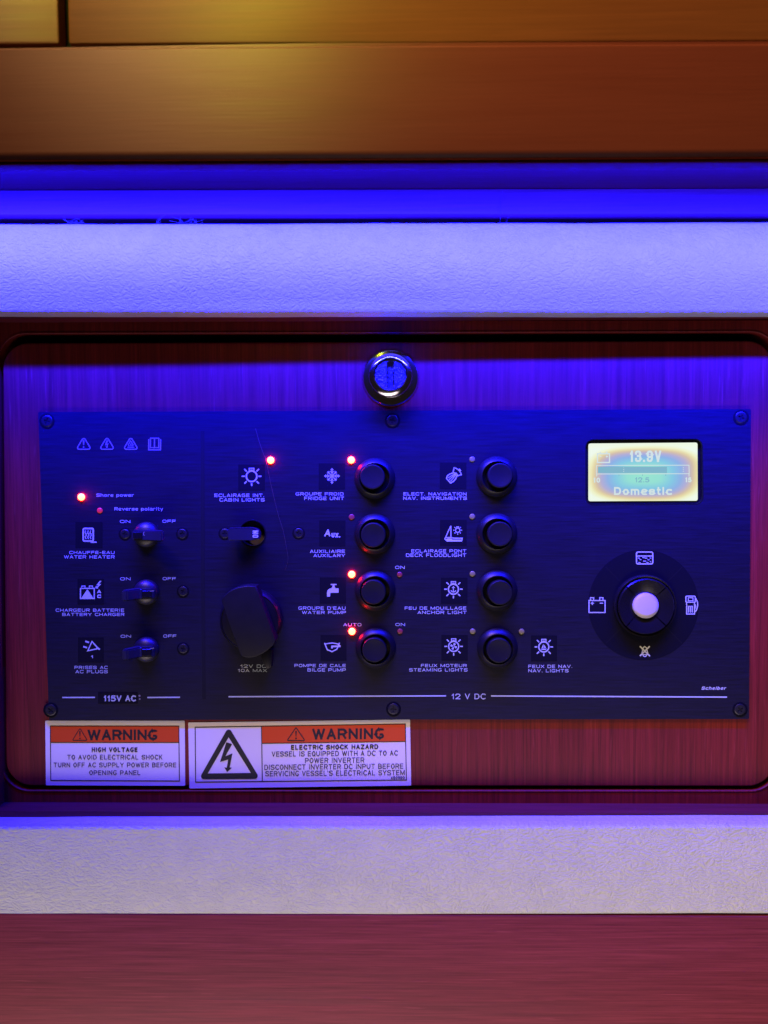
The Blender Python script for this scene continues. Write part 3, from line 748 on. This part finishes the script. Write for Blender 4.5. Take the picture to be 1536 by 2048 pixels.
# ---- screws (one mesh, copied)
def screw_mesh():
    mb = MB(); R_ = 3.0
    # cross recess: head front with a cross-shaped hole
    a, b = .42, 1.65
    cross = [(a, a), (a, b), (-a, b), (-a, a), (-b, a), (-b, -a), (-a, -a), (-a, -b), (a, -b), (a, -a), (b, -a), (b, a)]
    cross = [(x * .92, z * .92) for x, z in cross]
    hp = holed_plate([(R_ * .84 * math.cos(2 * math.pi * i / 32), R_ * .84 * math.sin(2 * math.pi * i / 32)) for i in range(32)], [cross], -.34, .3)
    mb.add(hp.v, hp.f)
    mb.lathe((0, 0, 0), [(R_ * .84, -.34), (R_ * .95, -.26), (R_ * 1.0, -.12), (R_ * 1.0, .1)], 32)
    return mb.mesh('screw', SCREWM, (0, 0, 0), 40)
SM = screw_mesh()
cs = MB().lathe((0, 0, 0), [(4.05, -.06), (3.9, -.14), (3.1, -.16), (2.9, .1)], 40).mesh('countersink_shade', PIT, (0, 0, 0), 40)  # dark raised ring stands in for the shaded gap round the head
crm = MB().add([(x, .15, z) for x, z in ((1.8, 1.8), (-1.8, 1.8), (-1.8, -1.8), (1.8, -1.8))], [(0, 1, 2, 3)]).mesh('recess_shade', PIT, (0, 0, 0), 0)  # black sheet stands in for shade down in the cross
for x, y, s, r in ((94, 842, 1, 20), (785, 841, 1, 12), (1482, 835, 1, 24), (101.5, 1420, 1, 40), (787, 1418, .98, 4), (1480, 1419, .98, 55),
                   (250, 1068, .83, 8), (364.5, 1067.5, .83, 3), (366, 1182.5, .83, 30), (366.3, 1297, .83, 16), (449.5, 1067, .83, 0), (597.3, 1066, .83, 10)):
    for nm, me_, yy in (('screw', SM, -.02), ('screw_seat', cs, -.02)):
        if nm == 'screw':
            so_ = bpy.data.objects.new(nm, me_); place(so_, panel, P(x, y, 0) + Vector((0, yy, 0))); so_.scale = (s, s, s); so_.rotation_euler = (0, math.radians(r), 0)
        else:
            c_ = bpy.data.objects.new('countersink_shade', me_); C.objects.link(c_); c_.parent = so_
            c_ = bpy.data.objects.new('recess_shade', crm); C.objects.link(c_); c_.parent = so_

# ---- indicator lights
led_me = {}
def led(x, y, mt, label, r=7.4, proud=1.5):
    key = (mt.name, r)
    if key not in led_me:
        rr = r * PX
        led_me[key] = MB().lathe((0, 0, 0), [(rr, .2), (rr, -proud * .35), (rr * .86, -proud * .72), (rr * .55, -proud * .94), (0, -proud)], 24).mesh('indicator_light', mt, (0, 0, 0), 60)
    return tag(place(bpy.data.objects.new('indicator_light', led_me[key]), panel, P(x, y, 0)), label)
for x, y in ((163, 994), (541.5, 920.5), (702.5, 920), (703.5, 1148.5), (704, 1262.5)):
    led(x, y, REDON, 'glowing red indicator light', 7.0, 1.3)
led(199.8, 1021, REDDIM, 'faintly red indicator light', 5.6, .5); led(703.4, 1034, REDOFF, 'unlit red indicator light', 5.8, .5)
led(799.3, 1149, REDOFF, 'unlit red indicator light', 5.4, .5); led(800.2, 1262.5, REDOFF, 'unlit red indicator light', 5.4, .5)
for x, y in ((944.4, 918.7), (944.5, 1033.2), (945, 1147.6), (945.5, 1262.6), (1043.2, 1263)):
    led(x, y, CLEARLED, 'unlit clear indicator light', 5.7, .5)

# ---- push buttons: bezel, well, cap
RB = 40.5 * PX
bez = MB().lathe((0, 0, 0), [(RB, .2), (RB, -.5), (RB * .965, -1.1), (RB * .80, -3.1), (RB * .755, -3.3), (RB * .73, -3.1), (RB * .72, -.2), (0, -.2)], 56).mesh('push_button', BLACK, (0, 0, 0), 50)
capm = MB().lathe((0, 0, 0), [(RB * .60, -.3), (RB * .60, -5.6), (RB * .585, -5.95), (RB * .565, -6.05), (RB * .5, -5.9), (0, -5.6)], 56).mesh('button_cap', BLACK_S, (0, 0, 0), 50)
for x, y, dx, dz in ((749.5, 957, -.9, .7), (749.5, 1068, -.5, -.1), (750.3, 1181.3, -.7, .1), (751.5, 1296, -.6, .0), (993.3, 953.4, 1.0, .3), (993.4, 1067, 1.0, -.1), (993.8, 1180.8, .8, -.4), (994.6, 1296, .2, -.2)):
    b_ = place(bpy.data.objects.new('push_button', bez), panel, P(x, y, 0))
    c_ = place(bpy.data.objects.new('button_cap', capm), b_, P(x, y, 0) + Vector((dx, 0, dz)))
    c_.rotation_euler = (math.radians(random.uniform(-2.5, 2.5)), 0, math.radians(random.uniform(-2, 2)))

# ---- rocker levers of the mains breakers: ball and paddle
def lever(cx, cy, tip_x, side):
    c = P(cx, cy, 0); R_ = 25.5 * PX
    b_ = MB().lathe((c.x, 0, c.z), [(R_, .1), (R_, -.6)] + [(R_ * math.cos(math.radians(a)), -.6 - R_ * .62 * math.sin(math.radians(a))) for a in range(6, 91, 7)], 48).build('breaker_knob', BALL, panel, (c.x, 0, c.z), 50)
    # side: -1 paddle points left (on), +1 right (off)
    tip = P(tip_x, cy, -12.5).x; s = side
    o_ = [(c.x - s * R_ * .86, -3.6), (c.x - s * R_ * .80, -6.2), (c.x + s * R_ * .1, -6.6), (tip - s * 3.2, -12.6), (tip - s * .8, -12.7), (tip, -11.4), (tip - s * 1.2, -8.6), (c.x + s * R_ * .55, -2.6), (c.x, -1.8)]
    mb = MB(); h = 2.75; bm = bmesh.new()
    vs = [bm.verts.new((p[0], p[1], c.z - h)) for p in o_]; f = bm.faces.new(vs)
    r = bmesh.ops.extrude_face_region(bm, geom=[f])
    for e in r['geom']:
        if isinstance(e, bmesh.types.BMVert): e.co.z = c.z + h
    bmesh.ops.recalc_face_normals(bm, faces=bm.faces[:])
    bmesh.ops.bevel(bm, geom=bm.edges[:], offset=.6, segments=2, affect='EDGES'); bm.verts.index_update()
    mb.add([v.co for v in bm.verts], [[v.index for v in f.verts] for f in bm.faces]); bm.free()
    mb.build('paddle', PADDLE, b_, smooth=40)
    # black window in the paddle with its small white mark
    xa_, xb_ = sorted((c.x - s * R_ * .72, c.x + s * R_ * .02))
    MB().box((xa_, -6.95, c.z - 1.7), (xb_, -6.2, c.z + 1.7), .2, 1).build('paddle_window', GLOSSY, b_)
    return b_
k1 = lever(293.5, 1069, 327, 1); k2 = lever(293.5, 1184, 241.5, -1); k3 = lever(293.5, 1298.5, 242.5, -1)
Ink(.1, -6.95).arc(290, 1067.5, 3.2, 1.3, n=14, ry=4).build('off_mark', FAINT, k1)
for kk, y in ((k2, 1182), (k3, 1296.6)): Ink(.1, -6.95).line([(300, y + .4), (308, y - .4)], 1.5).build('on_mark', FAINT, kk)

# ---- cabin light switch: round well, turned paddle marked ON
c = P(505, 1067, 0); rw = 26.5 * PX
sw = MB().lathe((c.x, 0, c.z), [(rw * 1.03, -.02), (rw * 1.02, -.45), (rw * .97, -.45), (rw * .94, 0), (rw * .94, 6.5), (0, 6.5)], 48).build('rotary_switch', GLOSSY, panel, (c.x, 0, c.z), 40)
MB().lathe((c.x + 1, 5.9, c.z - 2.8), [(rw * .62, 0), (rw * .55, -.6), (0, -.6)], 32).build('switch_floor', GREYP, sw)
o_ = [P(455, 1057, -9), P(500, 1055, -6), P(514, 1058, -4.5), P(519, 1065, -4.5), P(518, 1079, -4.5), P(500, 1081, -5), P(456, 1081, -9)]
mb = MB(); bm = bmesh.new(); vs = [bm.verts.new(p) for p in o_]; f = bm.faces.new(vs); r = bmesh.ops.extrude_face_region(bm, geom=[f])
for e in r['geom']:
    if isinstance(e, bmesh.types.BMVert): e.co.y += 5.0
bmesh.ops.recalc_face_normals(bm, faces=bm.faces[:]); bmesh.ops.bevel(bm, geom=bm.edges[:], offset=.4, segments=2, affect='EDGES'); bm.verts.index_update()
mb.add([v.co for v in bm.verts], [[v.index for v in f.verts] for f in bm.faces]); bm.free(); pd = mb.build('paddle', PADDLE, sw, smooth=40)
Ink(.0, -5.35).text('ON', -7.2, 7.2, -5.6, 5.6, t=2.2, turn=lambda X, Y: (510.8 + Y, 1068.3 - X)).build('lettering', WHITE, sw)

# ---- socket with its round screw cap
c = P(504.5, 1237, 0); rc = 63.5 * PX * .975
cap_ = MB().lathe((c.x, 0, c.z), [(rc, .1), (rc, -4.4), (rc * .985, -5.2), (rc * .92, -6.5), (rc * .90, -6.2), (rc * .86, -6.4), (0, -6.6)], 64).build('socket_cap', BLACK, panel, (c.x, 0, c.z), 40)
YB = -13.5
bar = [(442.3, 1200), (448.5, 1191.5), (456.5, 1184), (466, 1178.5), (477, 1174.6), (488, 1172.4), (497, 1171.6), (511.8, 1173), (520, 1194), (533, 1230), (551, 1279), (550.5, 1284), (546, 1291), (537, 1299.5), (526, 1307), (512, 1313.5), (502, 1315.5), (492, 1315.2), (484, 1312.5), (480, 1308.5), (459, 1252)]
MB().prism([q(x, y, YB) for x, y in bar], YB, -5.5, .5, 3).build('grip_bar', BLACK_S, cap_, smooth=50)
MB().prism([q(521, 1300, -4), q(545, 1300, -4), q(543, 1334, -4), q(536, 1338, -4), q(529, 1334, -4), q(522, 1316, -4)], -4, 0, .6, 2).build('hinge_tab', BLACK, cap_)

# ---- small display
dsp = MB()
lp = px_loop(scr_hole); lo = [Vector(p) for p in lp]; cen = sum(lo, Vector((0, 0))) / len(lo)
k = len(lp); inn = [((p - cen) * .992 + cen) for p in lo]; 
dsp.add([(p.x, -.06, p.y) for p in [((p - cen) * 1.006 + cen) for p in lo]] + [(p.x, -.06, p.y) for p in inn] + [(p.x, 2.6, p.y) for p in inn], [(i, (i + 1) % k, (i + 1) % k + k, i + k) for i in range(k)] + [(i + k, (i + 1) % k + k, (i + 1) % k + 2 * k, i + 2 * k) for i in range(k)] + [tuple(range(2 * k, 3 * k))])
disp = dsp.build('display_window', GLOSSY, panel, smooth=50)
def lcd():
    mt = bpy.data.materials.new('backlit_lcd'); mt.use_nodes = True; n = N(mt); n.b.inputs['Base Color'].default_value = (.01, .012, .004, 1); n.b.inputs['Roughness'].default_value = .2; n.b.inputs['Specular IOR Level'].default_value = .2
    t = n.new('ShaderNodeTexCoord'); v = n.new('ShaderNodeSeparateXYZ', {0: t.outputs['Object']})
    ax = n.math('ABSOLUTE', n.math('DIVIDE', n.math('SUBTRACT', v.outputs[0], .0006), .0310)); az = n.math('ABSOLUTE', n.math('DIVIDE', n.math('ADD', v.outputs[2], .0012), .0150))
    d = n.math('POWER', n.math('ADD', n.math('POWER', ax, 3.2), n.math('POWER', az, 3.2)), .3125)
    d = n.math('ADD', d, n.math('MULTIPLY', n.math('SUBTRACT', n.noise(n.pos((40, 40, 40)), 1, 2), .5), .10))
    side = n.math('MULTIPLY', v.outputs[0], 4.0)          # the tint leans greener to the right
    c = n.ramp(n.math('MULTIPLY', d, .7), [(.0, (.33, .82, .62)), (.20, (.31, .78, .64)), (.34, (.24, .60, .76)), (.43, (.28, .46, .78)), (.50, (.46, .44, .66)), (.56, (.68, .54, .38)), (.60, (.82, .72, .36)), (.645, (.90, .93, .56)), (.70, (.90, 1.0, .82)), (1, (.93, 1, .88))])
    n.link(c, n.b.inputs['Emission Color']); n.b.inputs['Emission Strength'].default_value = .95
    return mt
YS = 2.2
so2 = [(p[0], p[1]) for p in rounded([(1177, 887), (1395, 885), (1395.5, 1001.5), (1177, 1002.5)], 4, 4)]
scr = MB().prism(px_loop(so2, YS), YS, YS + .3).build('screen', lcd(), disp, smooth=0)
LCDW = mat('lcd_bright_segment', (.01, .01, .004), .5, spec=.1, emit=(.72, .86, .80), es=.88)
LCDG = mat('lcd_grey_segment', (.01, .01, .004), .5, spec=.1, emit=(.22, .48, .54), es=.95)
def sk(): return Ink(.06, YS)
sk().line([(1195, 907.5), (1219, 907.5), (1219, 925), (1195, 925)], 2.6, True).line([(1201, 906), (1201, 904)], 3).line([(1213.5, 906), (1213.5, 903)], 3).line([(1199, 913), (1203, 913)], 1.6).line([(1211.5, 913), (1216, 913)], 1.6).line([(1213.8, 911), (1213.8, 915.2)], 1.6).build('battery_symbol', LCDW, disp)
sk().text('13.9V', 1259, 1322.5, 901, 924, t=4.2, R=.9).build('voltage_reading', LCDW, disp)
sk().line([(1193, 931), (1378, 930.4), (1378.4, 947.4), (1193, 948)], 1.5, True).line([(1193.6, 948), (1193.6, 953)], 1.6).line([(1378, 948), (1378, 953)], 1.6).build('gauge_frame', LCDW, disp)
sk().rect(1196, 933.4, 1334, 946).build('gauge_bar', LCDG, disp)
k = sk()
for x in (1238, 1285, 1331.5): k.line([(x, 948.8), (x, 951.6)], 1.4)
k.text('12.5', 1270, 1298.5, 954.6, 964.8, t=1.9, R=.9).build('scale_number', LCDG, disp)
sk().text('10', 1186.5, 1200.3, 955.3, 965.3, t=2.4, R=.9).build('scale_number', LCDW, disp); sk().text('15', 1370.5, 1383, 954.6, 964.6, t=2.4, R=.9).build('scale_number', LCDW, disp)
for x in (1366, 1246.8):
    k = sk()
    for y in (934.5, 938.2, 941.9): k.rect(x, y, x + 1.4, y + 1.6)
    k.build('limit_mark', LCDW, disp)
sk().text('Domestic', 1228, 1344, 974, 990, t=3.4, R=.9).build('bank_name', LCDW, disp)

# ---- selector pad: printed disc, ring of four segments, pale middle button
c = P(1288.3, 1210.8, 0)
Ink(.06).disc(1287, 1210, 110.5, 64).build('printed_disc', PRINT_BLACK, panel)
for a in (45, 135, 225, 315):
    c_, s_ = math.cos(math.radians(a)), math.sin(math.radians(a)); Ink(.09).line([(1288 + c_ * 66, 1210.5 + s_ * 66), (1288 + c_ * 108, 1210.5 + s_ * 108)], 1.4).build('printed_spoke', DIVIDE, panel)
ro = 62 * PX
pad_ = MB().lathe((c.x, 0, c.z), [(ro, .1), (ro, -2.2), (ro * .97, -2.8), (ro * .93, -2.6), (ro * .92, -.6), (0, -.6)], 64).build('selector_pad', GLOSSY, panel, (c.x, 0, c.z), 40)
for i, a0 in enumerate((45, 135, 225, 315)):
    mb = MB(); n_ = 14; prof = [(ro * .895, -.5), (ro * .895, -3.2), (ro * .86, -3.8), (ro * .62, -2.9), (ro * .44, -1.9), (ro * .43, -.5)]
    rows = []
    for j in range(n_ + 1):
        a = math.radians(a0 + 1.3 + (90 - 2.6) * j / n_)
        rows.append(len(mb.v)); mb.v += [Vector((c.x + r_ * math.cos(a), y_, c.z + r_ * math.sin(a))) for r_, y_ in prof]
    m_ = len(prof)
    mb.f = [(rows[j] + t, rows[j] + t + 1, rows[j + 1] + t + 1, rows[j + 1] + t) for j in range(n_) for t in range(m_ - 1)] + [tuple(range(rows[0], rows[0] + m_)), tuple(range(rows[-1], rows[-1] + m_))[::-1]]
    mb.build('pad_segment', GLOSSY, pad_, smooth=40)
rm = 25.3 * PX
MB().lathe((c.x, 0, c.z + .3), [(rm, -.5), (rm, -2.6), (rm * .95, -3.2), (rm * .7, -3.7), (0, -4.0)], 48).build('centre_button', PALE, pad_, smooth=50)
k = Ink().line(rounded([(1273, 1104), (1305.5, 1104), (1305.5, 1127.8), (1273, 1127.8)], 3, 3), 2.2, True).line([(1273, 1112), (1305.5, 1112)], 2)
for x, y, w in ((1277.5, 1116, 4), (1281, 1119, 3.5), (1287, 1115, 4), (1292, 1116, 5), (1301, 1116, 3), (1297, 1119.5, 4), (1289.5, 1122, 6), (1279, 1125, 4), (1295, 1124.8, 4), (1301, 1123, 2.5)): k.line([(x - w / 2, y), (x + w / 2, y + .4)], 1.5)
k.build('tank_symbol', WHITE, panel)
Ink().line([(1178, 1201), (1210.2, 1201), (1210.2, 1225), (1178, 1225)], 2, True).line([(1181, 1201), (1181, 1195.3), (1187.4, 1195.3), (1187.4, 1201)], 1.8).line([(1199.5, 1201), (1199.5, 1195.3), (1206, 1195.3), (1206, 1201)], 1.8).line([(1181.3, 1206.4), (1188, 1206.4)], 1.6).line([(1184.6, 1203.2), (1184.6, 1209.6)], 1.6).line([(1199.6, 1206.4), (1206.2, 1206.4)], 1.7).build('battery_symbol', WHITE, panel)
k = Ink().line(rounded([(1371.7, 1192.3), (1390.5, 1192.3), (1390.5, 1204.5), (1371.7, 1204.5)], 2, 3), 2, True).line([(1376.5, 1195.5), (1386, 1195.5), (1386, 1201.5), (1376.5, 1201.5)], 1.6, True)
k.line([(1373.3, 1205), (1373.3, 1228), (1389, 1228), (1389, 1205)], 2).line([(1391, 1196), (1395, 1204), (1395.2, 1212), (1393, 1220), (1389.5, 1224)], 2.2).line([(1389.5, 1208), (1391.5, 1212), (1389.5, 1218)], 1.6)
for x in (1377, 1380.8, 1384.6): k.line([(x, 1213), (x, 1225)], 2.2)
k.line([(1376, 1212.5), (1386, 1212.5)], 1.4).build('fuel_symbol', WHITE, panel)
Ink().line([(1279.8, 1292.5), (1299.8, 1312.3)], 2.8).line([(1299.5, 1292.5), (1279.8, 1312)], 2.8).line([(1283, 1309.5), (1285, 1302), (1286.5, 1295.5), (1289.5, 1293), (1292.8, 1295.5), (1294.4, 1302), (1296.6, 1309.5)], 1.9).line([(1281.5, 1309.3), (1298, 1309.3)], 1.9).arc(1289.7, 1309.6, 3.6, 1.8, 0, 180, 6).build('muted_bell_symbol', WHITE, panel)

# ------------------------------------------------------------------ lock above the panel
c = P(781.2, 756, YD)
lock = thing('cam_lock', (c.x, YD, c.z), 'round chrome slotted lock in the hatch door above the panel', 'lock')
rf = 55.8 * PX
MB().lathe((c.x, YD, c.z), [(rf, .1), (rf, -.8), (rf * .96, -1.5), (rf * .80, -2.2), (rf * .74, -2.2), (rf * .74, .1)], 64).build('flange', CHROME, lock, smooth=30)
c2 = P(780.9, 748.6, -11.5); c2.y = 0; rcy = P(824.5, 748, -11.5).x - c2.x
MB().lathe((c2.x, 0, c2.z), [(rcy * .985, YD), (rcy, -9.6), (rcy * .985, -10.0), (rcy * .80, -11.6), (rcy * .765, -11.7), (rcy * .745, -11.5), (rcy * .73, -10.2)], 64).build('barrel', CHROME, lock, smooth=25)
rr = rcy * .72; hw = .115 * rcy * 1.1
slot = [(-hw, rr * .86), (hw, rr * .86), (hw, -rr * .86), (-hw, -rr * .86)]
hp = holed_plate([(rr * math.cos(2 * math.pi * i / 48), rr * math.sin(2 * math.pi * i / 48)) for i in range(48)], [slot], -10.6, -8.6)
mb = MB(); mb.add([v + Vector((c2.x, 0, c2.z)) for v in hp.v], hp.f); mb.add([(c2.x + x, -8.7, c2.z + z) for x, z in slot], [(0, 1, 2, 3)])
mb.build('slotted_plug', CHROME_ROUGH, lock, smooth=25)
for sx in (-1, 1):  # thin raised bars added to catch glints along the slot
    MB().box((c2.x + sx * (hw + .28) - .24, -10.85, c2.z - rr * .84), (c2.x + sx * (hw + .28) + .24, -10.5, c2.z + rr * .84), .12, 1).build('slot_glint_bar', CHROME, lock)

# ------------------------------------------------------------------ warning stickers
def sticker(corners, label):
    c_ = P(sum(p[0] for p in corners) / 4, sum(p[1] for p in corners) / 4, YD)
    t_ = thing('warning_label', c_, label, 'warning label', 'warning labels under the panel')
    MB().prism(rounded([q(x, y, YD - .25) for x, y in corners], .5, 3), YD - .25, YD + .02).build('paper', PAPER, t_, smooth=20)
    return t_
S0 = YD - .25
s1 = sticker([(90.4, 1441.4), (369.5, 1441.4), (370.4, 1571.5), (91.9, 1570.5)], 'smaller white and orange high voltage warning label at the left')
def bord(k, pts, w): return k.line(pts, w, True)
Ink(.05, S0).fill([(100.3, 1452), (357.6, 1452), (357.8, 1485), (100.5, 1485)]).build('orange_band', ORANGE, s1)
k = Ink(.09, S0).line([(100.6, 1452.2), (357.5, 1452.2), (358.8, 1562), (101.5, 1560.8)], 1.7, True).line([(100.6, 1485), (358, 1485)], 1.5)
k.build('border_line', INK, s1)
k = Ink(.13, S0); tri(k, 159.7, 1456.5, 1481, 15, 1.5, 1.5); k.fill([(158.2, 1462), (161.2, 1462), (160.4, 1473), (159, 1473)]).disc(159.7, 1477, 1.7, 8).build('hazard_symbol', INK, s1)
Ink(.13, S0).text('WARNING', 175.3, 314.5, 1459.4, 1480.4, t=4.3, R=1, gap=.14).build('heading', INK, s1)
k = Ink(.13, S0).text('HIGH VOLTAGE', 183.3, 275.5, 1495, 1504, t=1.95, R=1, gap=.22)
for s, a, b, y in (('TO AVOID ELECTRICAL SHOCK', 134.4, 325, 1519), ('TURN OFF AC SUPPLY POWER BEFORE', 107.2, 352.5, 1534.6), ('OPENING PANEL', 178.5, 281, 1550)): k.text(s, a, b, y - 9.2, y, t=1.25, R=1, gap=.24)
k.build('message', INK, s1)
s2 = sticker([(376.3, 1445), (820, 1439), (822.4, 1571), (378.8, 1577)], 'larger white and orange electric shock warning label with black lightning triangle')
sl = -.0145
Ink(.05, S0).fill([(523.3, 1452.4), (810.4, 1448), (810.7, 1483), (524, 1487)]).build('orange_band', ORANGE, s2)
Ink(.09, S0).line([(390.3, 1454.6), (810.6, 1448), (812.8, 1560), (391.2, 1564.2)], 1.8, True).line([(523, 1452.6), (524.6, 1562.6)], 1.8).line([(523.6, 1486.8), (811, 1483)], 1.6).build('border_line', INK, s2)
o3 = rounded([(457.2, 1453.5), (520, 1557.5), (397.5, 1558.5)], 6, 5); i3 = [(457.2, 1474.5), (502, 1546), (415.5, 1547)]
mid = []
k = Ink(.13, S0)
def thick_tri(k):
    # ring between the rounded outer and the pointed inner triangle, as three mitred bars
    n_ = len(o3); per = n_ // 3; pts = o3 + i3
    fs = []
    for a in range(3):
        idx = [a * per + t for t in range(per)]
        for t in range(per - 1): fs.append((idx[t], idx[t + 1], n_ + a))
        fs.append((idx[-1], ((a + 1) % 3) * per, n_ + (a + 1) % 3, n_ + a))
    return k.add(pts, fs)
thick_tri(k).build('hazard_triangle', INK, s2)
f = lambda x, y: (370 + x / 3.268, 1430 + y / 3.268)
Ink(.13, S0).fill([f(x, y) for x, y in ((270, 178), (308, 190), (264, 270), (310, 251), (292, 343), (306, 345), (275, 373), (257, 342), (273, 345), (282, 291), (229, 307))]).build('lightning_symbol', INK, s2)
k = Ink(.13, S0); tri(k, 592, 1455, 1481.5, 18, 2, 1.5); k.fill([(590.3, 1462), (593.7, 1462), (592.8, 1473), (591.2, 1473)]).disc(592, 1477, 1.8, 8).build('hazard_symbol', INK, s2)
Ink(.13, S0).text('WARNING', 624.6, 767.8, 1457, 1478.6, sl * .5, t=4.4, R=1, gap=.18).build('heading', INK, s2)
k = Ink(.13, S0).text('ELECTRIC SHOCK HAZARD', 582, 756.4, 1489.4, 1499, sl * .6, t=2, R=1, gap=.2)
for s, a, b, y0, y1 in (('VESSEL IS EQUIPPED WITH A DC TO AC', 543.5, 795.5, 1502.2, 1512.2), ('POWER INVERTER', 610, 728.6, 1515.6, 1525.8), ('DISCONNECT INVERTER DC INPUT BEFORE', 528.8, 806.7, 1528.4, 1538.6), ("SERVICING VESSEL'S ELECTRICAL SYSTEM", 530.6, 809.4, 1541.2, 1551.4)): k.text(s, a, b, y0, y1, sl * .6, t=1.35, R=1, gap=.22)
k.text('460990', 781.6, 809.4, 1552.6, 1558.4, sl, t=.95, R=1).build('message', INK, s2)

# ------------------------------------------------------------------ hair and lint
pts = [(511, 857), (519, 885), (526, 905), (533, 925), (541, 965), (549, 1000), (558, 1035), (566, 1060), (572, 1090), (576, 1115), (574, 1130), (570, 1140)]
def smooth_path(pp, n=5):
    out = []
    for i in range(len(pp) - 1):
        p0, p1, p2, p3 = pp[max(i - 1, 0)], pp[i], pp[i + 1], pp[min(i + 2, len(pp) - 1)]
        for t in range(n):
            u = t / n
            out.append(tuple(.5 * ((2 * p1[j]) + (-p0[j] + p2[j]) * u + (2 * p0[j] - 5 * p1[j] + 4 * p2[j] - p3[j]) * u * u + (-p0[j] + 3 * p1[j] - 3 * p2[j] + p3[j]) * u ** 3) for j in range(2)))
    return out + [pp[-1]]
sp_ = smooth_path(pts)
tag(MB().tube([P(x, y, -.6 - .5 * math.sin(i * .21)) for i, (x, y) in enumerate(sp_)], .10, 6, taper=lambda u: 1 - .6 * u).build('stray_hair', HAIRM, None), 'long thin stray hair lying down the switch panel by the cabin lights switch', 'hair')
zt = lambda px: Zat(px, 445, -15)
def lint(px, w, h, n, label, Y=-14.5, rad=.075):
    mb = MB(); rr = random.Random(px); c_ = P(px, 446, Y)
    for _ in range(n):
        x = c_.x + rr.uniform(-w, w) * .5 * PX; a = rr.uniform(-1, 1); hh = h * PX * rr.uniform(.3, 1)
        p = Vector((x, Y + rr.uniform(-1.5, 1.5), c_.z - .4)); path = [p.copy()]
        for _ in range(7):
            p = p + Vector((a * .5 + rr.uniform(-.5, .5), rr.uniform(-.3, .3), hh / 7 * rr.uniform(.4, 1.5))); path.append(p.copy()); a += rr.uniform(-.6, .6)
        mb.tube(path, rad, 5)
    tag(mb.build('lint', LINT, None), label, 'lint', 'lint on the upper leather strip')
lint(139, 4, 15, 4, 'thin upright lint tuft, leftmost on top of the upper leather strip')
lint(156, 26, 8, 12, 'low flat lint clump beside the leftmost upright tuft')
lint(313, 6, 18, 4, 'single upright lint tuft between the two lint clumps')
lint(377, 34, 13, 16, 'widest bushy lint clump on top of the upper leather strip')
a_, b_ = P(999, 446, -14), P(1004, 381, -9)
tag(MB().tube([a_.lerp(b_, i / 8) + Vector((.3 * math.sin(i), 0, 0)) for i in range(9)], .055, 5).build('stray_hair', HAIRM, None), 'fine upright hair standing against the blue rail', 'hair')
tag(MB().tube([P(1013, 446, -14), P(1015, 438, -14), P(1018, 433, -13.8), P(1024, 431, -13.6)], .055, 5).build('stray_hair', HAIRM, None), 'tiny hooked hair on the leather just right of the fine upright one', 'hair')
